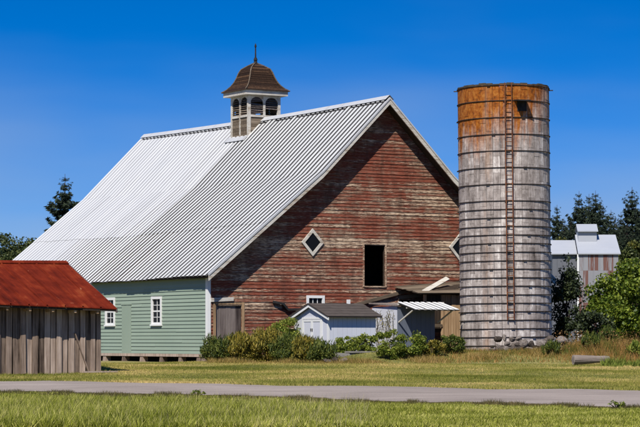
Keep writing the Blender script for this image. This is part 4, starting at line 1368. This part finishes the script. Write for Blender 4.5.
def conifer_mesh(seed, h, rb, sparse=1.0):
    r = np.random.default_rng(seed)
    pts = []; dirs = []; m = MB()
    m.tube((0, 0, -.3), (0, 0, h * .6), h * .016, h * .009, 7, False); m.tube((0, 0, h * .6), (0, 0, h * .995), h * .009, .015, 6, False)
    z = h * .10
    while z < h * .99:
        f = 1 - z / h
        R = rb * (f ** .82) * r.uniform(.60, 1.18) + .10
        nb = max(4, int(7 * sparse * (.55 + f)))
        a0 = r.uniform(0, 6.3)
        for b in range(nb):
            a = a0 + 2 * math.pi * b / nb + r.normal(0, .25)
            ln_ = R * r.uniform(.55, 1.22)
            up = .10 - .70 * f + r.normal(0, .12)
            k = max(3, int(ln_ / .11))
            tt = np.linspace(.06, 1, k)
            x = np.cos(a) * ln_ * tt; y = np.sin(a) * ln_ * tt
            zz = z + ln_ * (up * tt - .30 * tt * (1 - tt) * 2 + .28 * tt ** 3)
            cen = np.stack([x, y, zz], 1)
            side = np.array([-math.sin(a), math.cos(a), 0])
            for q in range(10):
                wdt = (.10 + .22 * ln_ * np.sin(np.pi * np.clip(tt * .85 + .12, 0, 1)))[:, None]
                pts.append(cen + side * r.normal(0, .5, (k, 1)) * wdt + r.normal(0, .04, (k, 3)) - np.array([0, 0, .05]))
                dd = np.tile([math.cos(a), math.sin(a), -.15], (k, 1)) + side * r.normal(0, .7, (k, 1))
                dirs.append(dd)
            if b % 2 == 0: m.tube((0, 0, z), tuple(cen[-1] * np.array([.85, .85, 1])), .035 * f + .012, .006, 4, False)
        z += h * .030 * r.uniform(.7, 1.35) * (1.15 - .35 * (z / h))
    p = np.concatenate(pts); d = np.concatenate(dirs)
    hf = np.clip((h - p[:, 2]) / (h * .16), .40, 1.0)
    v, t = leaves(p, .44, r, .35, .20, d)
    v = (v.reshape(-1, 4, 3) - p[:, None]) * hf[:, None, None] + p[:, None]; v = v.reshape(-1, 3)
    return np_mesh("crown", v, t, LM['conifer']), m.mesh("trunk", M['bark'])


CMS = [conifer_mesh(51, 14.0, 3.9, 1.2), conifer_mesh(52, 14.0, 3.6, 1.1), conifer_mesh(53, 14.0, 4.2, 1.2)]


def conifer(label, x, y, h, k, wid=1.0, rz=0.0, group=None):
    root = tag(empty("conifer_tree", (x, y, 0), rz), label, "tree", group)
    s = h / 14.0
    root.scale = (s * wid, s * wid, s)
    obj("crown", CMS[k][0], root); obj("trunk", CMS[k][1], root)


def U(u, d): return (u - 320) * d / 2450.0
def ZV(v, d): return .9 + (340 - v) * d / 2450.0


conifer("lone dark conifer rising behind the far end of the barn roof", U(65, 175), 175, ZV(173, 175), 0, 1.05, .7)
far_c = [(557, 204, 262, 1, .9), (564, 217, 255, 0, .8), (579, 190, 268, 0, .9), (589, 193, 280, 1, .9), (595.5, 189.5, 264, 2, .85), (603, 203, 258, 1, .95), (611, 209, 272, 2, .9), (621, 211, 266, 0, .95), (632, 186, 262, 2, .95), (641, 205, 256, 1, 1.0), (651, 192, 268, 0, 1.0), (571, 222, 250, 2, .8), (616, 222, 250, 0, 1.0), (627, 224, 248, 1, 1.1)]
for i, (u, v, d, k, wd) in enumerate(far_c):
    if u < 572: lb, g_ = "dark conifer showing between the silo and the metal building vent box", "conifers between silo and vent box"
    elif u < 600: lb, g_ = "tall dark conifer rising above the vent box of the metal building", "conifers above the vent box"
    elif u == 632: lb, g_ = "tallest full dark conifer beyond the higher roof end of the metal building", None
    elif u < 613: lb, g_ = "dark conifer behind the higher roof of the metal building", "conifers behind the higher roof"
    else: lb, g_ = "dark conifer beside the tallest one beyond the metal building", "conifers around the tallest one"
    conifer(lb, U(u, d), d, ZV(v, d), k, wd, i * 1.3, g_)
fb = [(566, 234, 244, 'far_gold', 2.1), (575, 238, 246, 'far', 2.0), (622, 243, 240, 'far', 2.6), (632, 240, 242, 'far_gold', 2.4), (643, 236, 240, 'far', 2.8), (612, 240, 246, 'far', 2.2), (655, 232, 246, 'far', 3.0), (600, 246, 244, 'far', 2.4), (588, 245, 247, 'far', 2.2), (556, 238, 246, 'far', 2.2)]
for i, (u, v, d, mt, r_) in enumerate(fb):
    h = ZV(v, d)
    lb = "yellowing round tree in front of the far conifers" if mt == 'far_gold' else "dull green round tree in front of the far conifers"
    tree("far_tree", lb, (U(u, d), d, 0), h, .18, (r_, r_, h * .5, h * .5), 9000, .29, LM[mt], 80 + i, 50, r_ * .30, "round trees below the far conifers" if mt == 'far' else "yellowing trees below the far conifers")
lf = [(-14, 236, 190, 3.2), (4, 238, 196, 2.6), (17, 235.5, 200, 2.4), (29, 238, 194, 2.2), (38, 240, 192, 2.0), (48, 246, 190, 2.2)]
for i, (u, v, d, r_) in enumerate(lf):
    h = ZV(v, d)
    tree("far_tree", "round dark green tree beyond the far eave of the barn", (U(u, d), d, 0), h, .2, (r_, r_, h * .48, h * .52), 10000, .24, LM['far'], 100 + i, 60, r_ * .28, "round trees beyond the barn eave")

# ------------------------------------------------------------------ grass and weeds
def blades(x, y, h, w, r, lean=.35, z=None):
    n = len(x); a = r.uniform(0, 2 * math.pi, n); b = r.uniform(0, 2 * math.pi, n)
    z = gz(x, y) if z is None else z
    base = np.stack([x, y, z - .01], 1)
    wv = np.stack([np.cos(a), np.sin(a), np.zeros(n)], 1) * (w / 2)[:, None]
    tip = base + np.stack([np.cos(b) * lean * h, np.sin(b) * lean * h, h], 1)
    v = np.stack([base - wv, base + wv, tip], 1).reshape(-1, 3)
    return v, np.arange(3 * n).reshape(-1, 3)


def patch(x, y, s, seed):
    r = np.random.default_rng(seed); o = np.zeros_like(x)
    for k in range(5):
        a = r.uniform(0, 6.3); f = s * r.uniform(.6, 2.2); o += np.sin((np.cos(a) * x + 1.8 * np.sin(a) * y) * f + r.uniform(0, 6)) / (1 + .4 * k)
    return o / 2.4


def grass_mat(name, stops, scale=(.16, .34, 1), isl=.45, trans=.25):
    t = NT(name)
    n = t.noise(t.coord("Position", scale), 1.0, 5, .6)
    tf = t.noise(t.coord("Position", (7, 7, 0.5)), 1.0, 2, .5)
    f = t.val(t.val(t.val(t.island(), isl * .6), t.val(tf, isl * .4), 'ADD'), t.val(n, 1 - isl), 'ADD')
    c = t.ramp(f, stops)
    return t.done(c, .75, trans=trans, spec=.15)


lawn_m = grass_mat("dry_lawn_grass", isl=.30, scale=(.20, .22, 1), stops=[(.34, (0.075, 0.095, 0.012)), (.45, (0.190, 0.195, 0.028)), (.54, (0.34, 0.295, 0.075)), (.66, (0.70, 0.49, 0.20))])
tall_m = grass_mat("long_green_grass", [(.32, (0.050, 0.062, 0.004)), (.43, (0.150, 0.175, 0.012)), (.55, (0.33, 0.345, 0.045)), (.72, (0.66, 0.58, 0.20))], scale=(.35, .5, 1), isl=.6)
verge_m = grass_mat("verge_grass", [(.28, (0.030, 0.034, 0.010)), (.48, (0.085, 0.080, 0.022)), (.66, (0.17, 0.125, 0.050)), (.84, (0.32, 0.22, 0.115))], isl=.55)

gr = np.random.default_rng(5)
# mown lawn between the road and the buildings
n = 420000
y = gr.uniform(62, 97.5, n); x = gr.uniform(-.155, .155, n) * y
ok = (y > road_far(x) + .02)
lx = (x - BX) * CA + (y - BY) * SA; ly = -(x - BX) * SA + (y - BY) * CA      # barn frame
ok &= ~((lx > -.1) & (ly > -.1)) & ~((lx > wx0 - .05) & (lx < wx1 + .05) & (ly > wy0 - .05))
sx_ = (x - RX) * CA + (y - RY) * SA; sy_ = -(x - RX) * SA + (y - RY) * CA
ok &= ~((sx_ < 0) & (sy_ > -.02) & (sy_ < 7.1)) & ((x - SX) ** 2 + (y - SY) ** 2 > 3.6)
x, y = x[ok], y[ok]
h = (.045 + .03 * gr.random(len(x))) * (1 + .5 * patch(x, y, .7, 3).clip(-.6, 1))
ed = np.exp(-((y - road_far(x)) / .5) ** 2); h = h * (1 + .5 * ed)
near_wall = np.exp(-np.abs(sy_[ok]) / .25) * (sx_[ok] < .3); h = h + .10 * near_wall * gr.random(len(x))
v, t = blades(x, y, h, np.full(len(x), .016), gr, .6)
tag(obj("lawn_grass", np_mesh("lawn_grass", v, t, lawn_m)), "short dry mown grass between the road and the barn", "grass", kind="stuff")
# near side of the road: tufted long green grass left, shorter right
n = 62000
y = 44 + 30 * gr.random(n) ** .9; x = gr.uniform(-.16, .16, n) * y
ok = (y < road_near(x) - .9 - .35 * patch(x, y, 1.3, 9)) & (patch(x, y, 1.9, 71) > -.75)
x, y = x[ok], y[ok]
tallness = ss(-x + 1.6 * patch(x, y, .5, 4), -4.0, 4.0)
dist = road_near(x) - y
clump = .5 + .5 * patch(x, y, 2.6, 44)
hc_ = (.04 + .05 * gr.random(len(x))) * (.6 + .8 * clump) + tallness * ss(dist, 2.0, 8.0) * (.06 + .16 * gr.random(len(x)) ** 1.3) * (.5 + clump)
K = 13
xt = np.repeat(x, K); yt = np.repeat(y, K); ht_ = np.repeat(hc_, K) * gr.uniform(.55, 1.1, len(xt))
an = gr.uniform(0, 2 * math.pi, len(xt)); rr0 = np.abs(gr.normal(0, .035, len(xt)))
bx_ = xt + np.cos(an) * rr0; by_ = yt + np.sin(an) * rr0
zb_ = gz(bx_, by_) - .01
bs = np.stack([bx_, by_, zb_], 1)
wa_ = gr.uniform(0, 2 * math.pi, len(xt)); wv_ = np.stack([np.cos(wa_), np.sin(wa_), np.zeros(len(xt))], 1) * gr.uniform(.006, .011, len(xt))[:, None]
ln2 = gr.uniform(.25, .95, len(xt)) * ht_
tip = bs + np.stack([np.cos(an) * ln2 + .12 * ht_, np.sin(an) * ln2, ht_], 1)
v = np.stack([bs - wv_, bs + wv_, tip], 1).reshape(-1, 3)
tag(obj("meadow_grass", np_mesh("meadow_grass", v, np.arange(len(v)).reshape(-1, 3), tall_m)), "long bright green meadow grass on the near side of the road", "grass", kind="stuff")
# verge: brownish tussocks along the near road edge, colour darkened for the shadow there
n = 90000
x = gr.uniform(-14, 12, n); dd = np.abs(gr.normal(0, 1.0, n)); y = road_near(x) - dd + .12
x, y = x[dd < 2.6], y[dd < 2.6]
h = .025 + .045 * gr.random(len(x)) * (1 + .9 * patch(x, y, 1.6, 6)) + .10 * gr.random(len(x)) * (patch(x, y, 2.3, 61) > .55)
v, t = blades(x, y, h.clip(.02, .20), np.full(len(x), .018), gr, .5)
tag(obj("verge_grass", np_mesh("verge_grass", v, t, verge_m)), "dark brownish grass tussocks along the near road edge", "grass", kind="stuff")
# tufts creeping over the far edge of the road
n = 16000
x = gr.uniform(-14, 14, n); y = road_far(x) + gr.normal(0, .16, n)
ok = patch(x, y, 2.2, 93) > .05; x, y = x[ok], y[ok]
v, t = blades(x, y, .03 + .06 * gr.random(len(x)), np.full(len(x), .018), gr, .7)
tag(obj("edge_grass", np_mesh("edge_grass", v, t, lawn_m)), "ragged grass creeping over the far road edge", "grass", kind="stuff")
# rough uncut grass along the foot of the hedge, the kerb and the silo
n = 34000
x = gr.uniform(-4.4, 9.4, n); line = np.interp(x, [-4.4, -1, .4, 3.0, 5.0, 7.0, 9.4], [95.4, 94.9, 94.1, 94.2, 94.8, 95.7, 96.0])
y = line + gr.normal(-.05, .35, n)
pz = patch(x, y, 1.7, 52); ok = gr.random(n) < .55 + .5 * pz; x, y, pz = x[ok], y[ok], pz[ok]
v, t = blades(x, y, (.07 + .20 * gr.random(len(x)) ** 1.6) * (.8 + .6 * pz).clip(.4, 1.5), np.full(len(x), .018), gr, .5)
rough_m = grass_mat("rough_uncut_grass", [(.30, (0.060, 0.070, 0.012)), (.43, (0.150, 0.130, 0.026)), (.55, (0.31, 0.20, 0.055)), (.70, (0.55, 0.39, 0.16))], (.8, 1.0, 1), .45)
tag(obj("rough_grass", np_mesh("rough_grass", v, t, rough_m)), "rough uncut straw grass along the foot of the hedge and bank", "grass", kind="stuff")
# seed stalks over the long grass
n = 3000
y = gr.uniform(44, 62, n); x = gr.uniform(-.16, .02, n) * y
ok = y < road_near(x) - 1.2; x, y = x[ok], y[ok]
straw_m = grass_mat("straw_stalks", [(.3, (0.26, 0.22, 0.09)), (.6, (0.42, 0.36, 0.18)), (.85, (0.55, 0.48, 0.28))])
v, t = blades(x, y, .18 + .22 * gr.random(len(x)), np.full(len(x), .009), gr, .35)
tag(obj("straw_stalks", np_mesh("straw_stalks", v, t, straw_m)), "pale straw stalks standing over the long meadow grass", "grass", kind="stuff")
# dry weeds on the bank beside the silo and the log
n = 42000
x = gr.uniform(4.2, 16.5, n); y = gr.uniform(94.2, 100.0, n)
pt_ = patch(x, y, 1.2, 8)
ok = ((x - SX) ** 2 + (y - SY) ** 2 > 4.2) & (gr.random(n) < .35 + .65 * ss(x, 8.8, 10.2)) & (gr.random(n) < .75 + .4 * pt_) & ~((y > 97.15) & (x > 6.6) & (x < 9.8))
x, y = x[ok], y[ok]
amt = ss(x, 8.6, 10.8)
h = (.10 + .12 * gr.random(len(x))) + amt * (.10 + .50 * gr.random(len(x)) ** 1.5) * (.75 + .4 * patch(x, y, .9, 12)).clip(.2, 1.3)
v, t = blades(x, y, h, np.full(len(x), .022), gr, .45)
weed_m = grass_mat("dry_rust_weeds", [(.34, (0.055, 0.075, 0.014)), (.45, (0.13, 0.135, 0.026)), (.53, (0.29, 0.145, 0.036)), (.68, (0.48, 0.29, 0.11))], (1.1, 1.3, 1), .4)
tag(obj("dry_weeds", np_mesh("dry_weeds", v, t, weed_m)), "tall rust-brown dry weeds on the bank right of the silo", "weeds", kind="stuff")
pr2 = np.random.default_rng(14)
n = 5200
x = pr2.uniform(9.2, 16, n); y = pr2.uniform(95, 99.5, n); z = gz(x, y) + .15 + .65 * pr2.random(n) ** 1.2
p = np.stack([x, y, z], 1); ok = patch(x, y, 1.4, 15) > .10
v, t = leaves(p[ok], .075, pr2, aspect=.4); tag(obj("weed_heads", np_mesh("weed_heads", v, t, LM['rust_weed'])), "rust-brown weed heads massed behind the log", "weeds", kind="stuff")
# green weeds before the log
n = 9000
x = pr2.uniform(10.6, 14.8, n); y = pr2.uniform(89.8, 92.6, n)
ok = patch(x, y, 1.5, 21) + .5 * ss(x, 10.4, 12) > .2
x, y = x[ok], y[ok]
gw_m = grass_mat("green_weed_blades", [(.32, (0.05, 0.075, 0.010)), (.5, (0.15, 0.19, 0.026)), (.72, (0.30, 0.32, 0.07))], isl=.6)
v, t = blades(x, y, (.06 + .30 * pr2.random(len(x))) * (.7 + .7 * patch(x, y, 2.4, 33)).clip(.25, 1.4), .02 + .03 * pr2.random(len(x)), pr2, .5)
tag(obj("green_weeds", np_mesh("green_weeds", v, t, gw_m)), "fresh green weeds growing in front of the log", "weeds", kind="stuff")
# leafy green weeds among the dry ones
for i, (x, y, h, r_, lb) in enumerate(((10.6, 96.3, .62, .42, "green leafy weed bush just behind the thick log"), (12.4, 95.2, .58, .55, "broad green weed bush past the thin end of the log"),
                                       (11.6, 98.6, .85, .5, "tall green weed bush below the low dark bush tree"), (13.6, 97.4, .75, .6, "tall green weed bush below the big leafed tree"), (9.0, 95.6, .40, .35, "small green weed bush beside the cut end of the log"))):
    shrub("weed_bush", lb, "weed", (x, y, G(x, y) - .02), r_, .35, h, 2200, .08, LM['bright' if i % 2 else 'hedge_dark'], 60 + i, "green weed bushes around the log", k=24, spikes=500)
# roadside and lawn weed clumps
for i, (x, y, sd) in enumerate(((7.1, 58.3, 41), (-3.26, 65.0, 42))):
    shrub("roadside_weed", ["small leafy weed at the road edge opposite the log", "small leafy weed at the road edge opposite the barn corner"][i], "weed", (x, y, G(x, y)), .22, .2, .17, 260, .055, LM['bright'], sd, k=8)
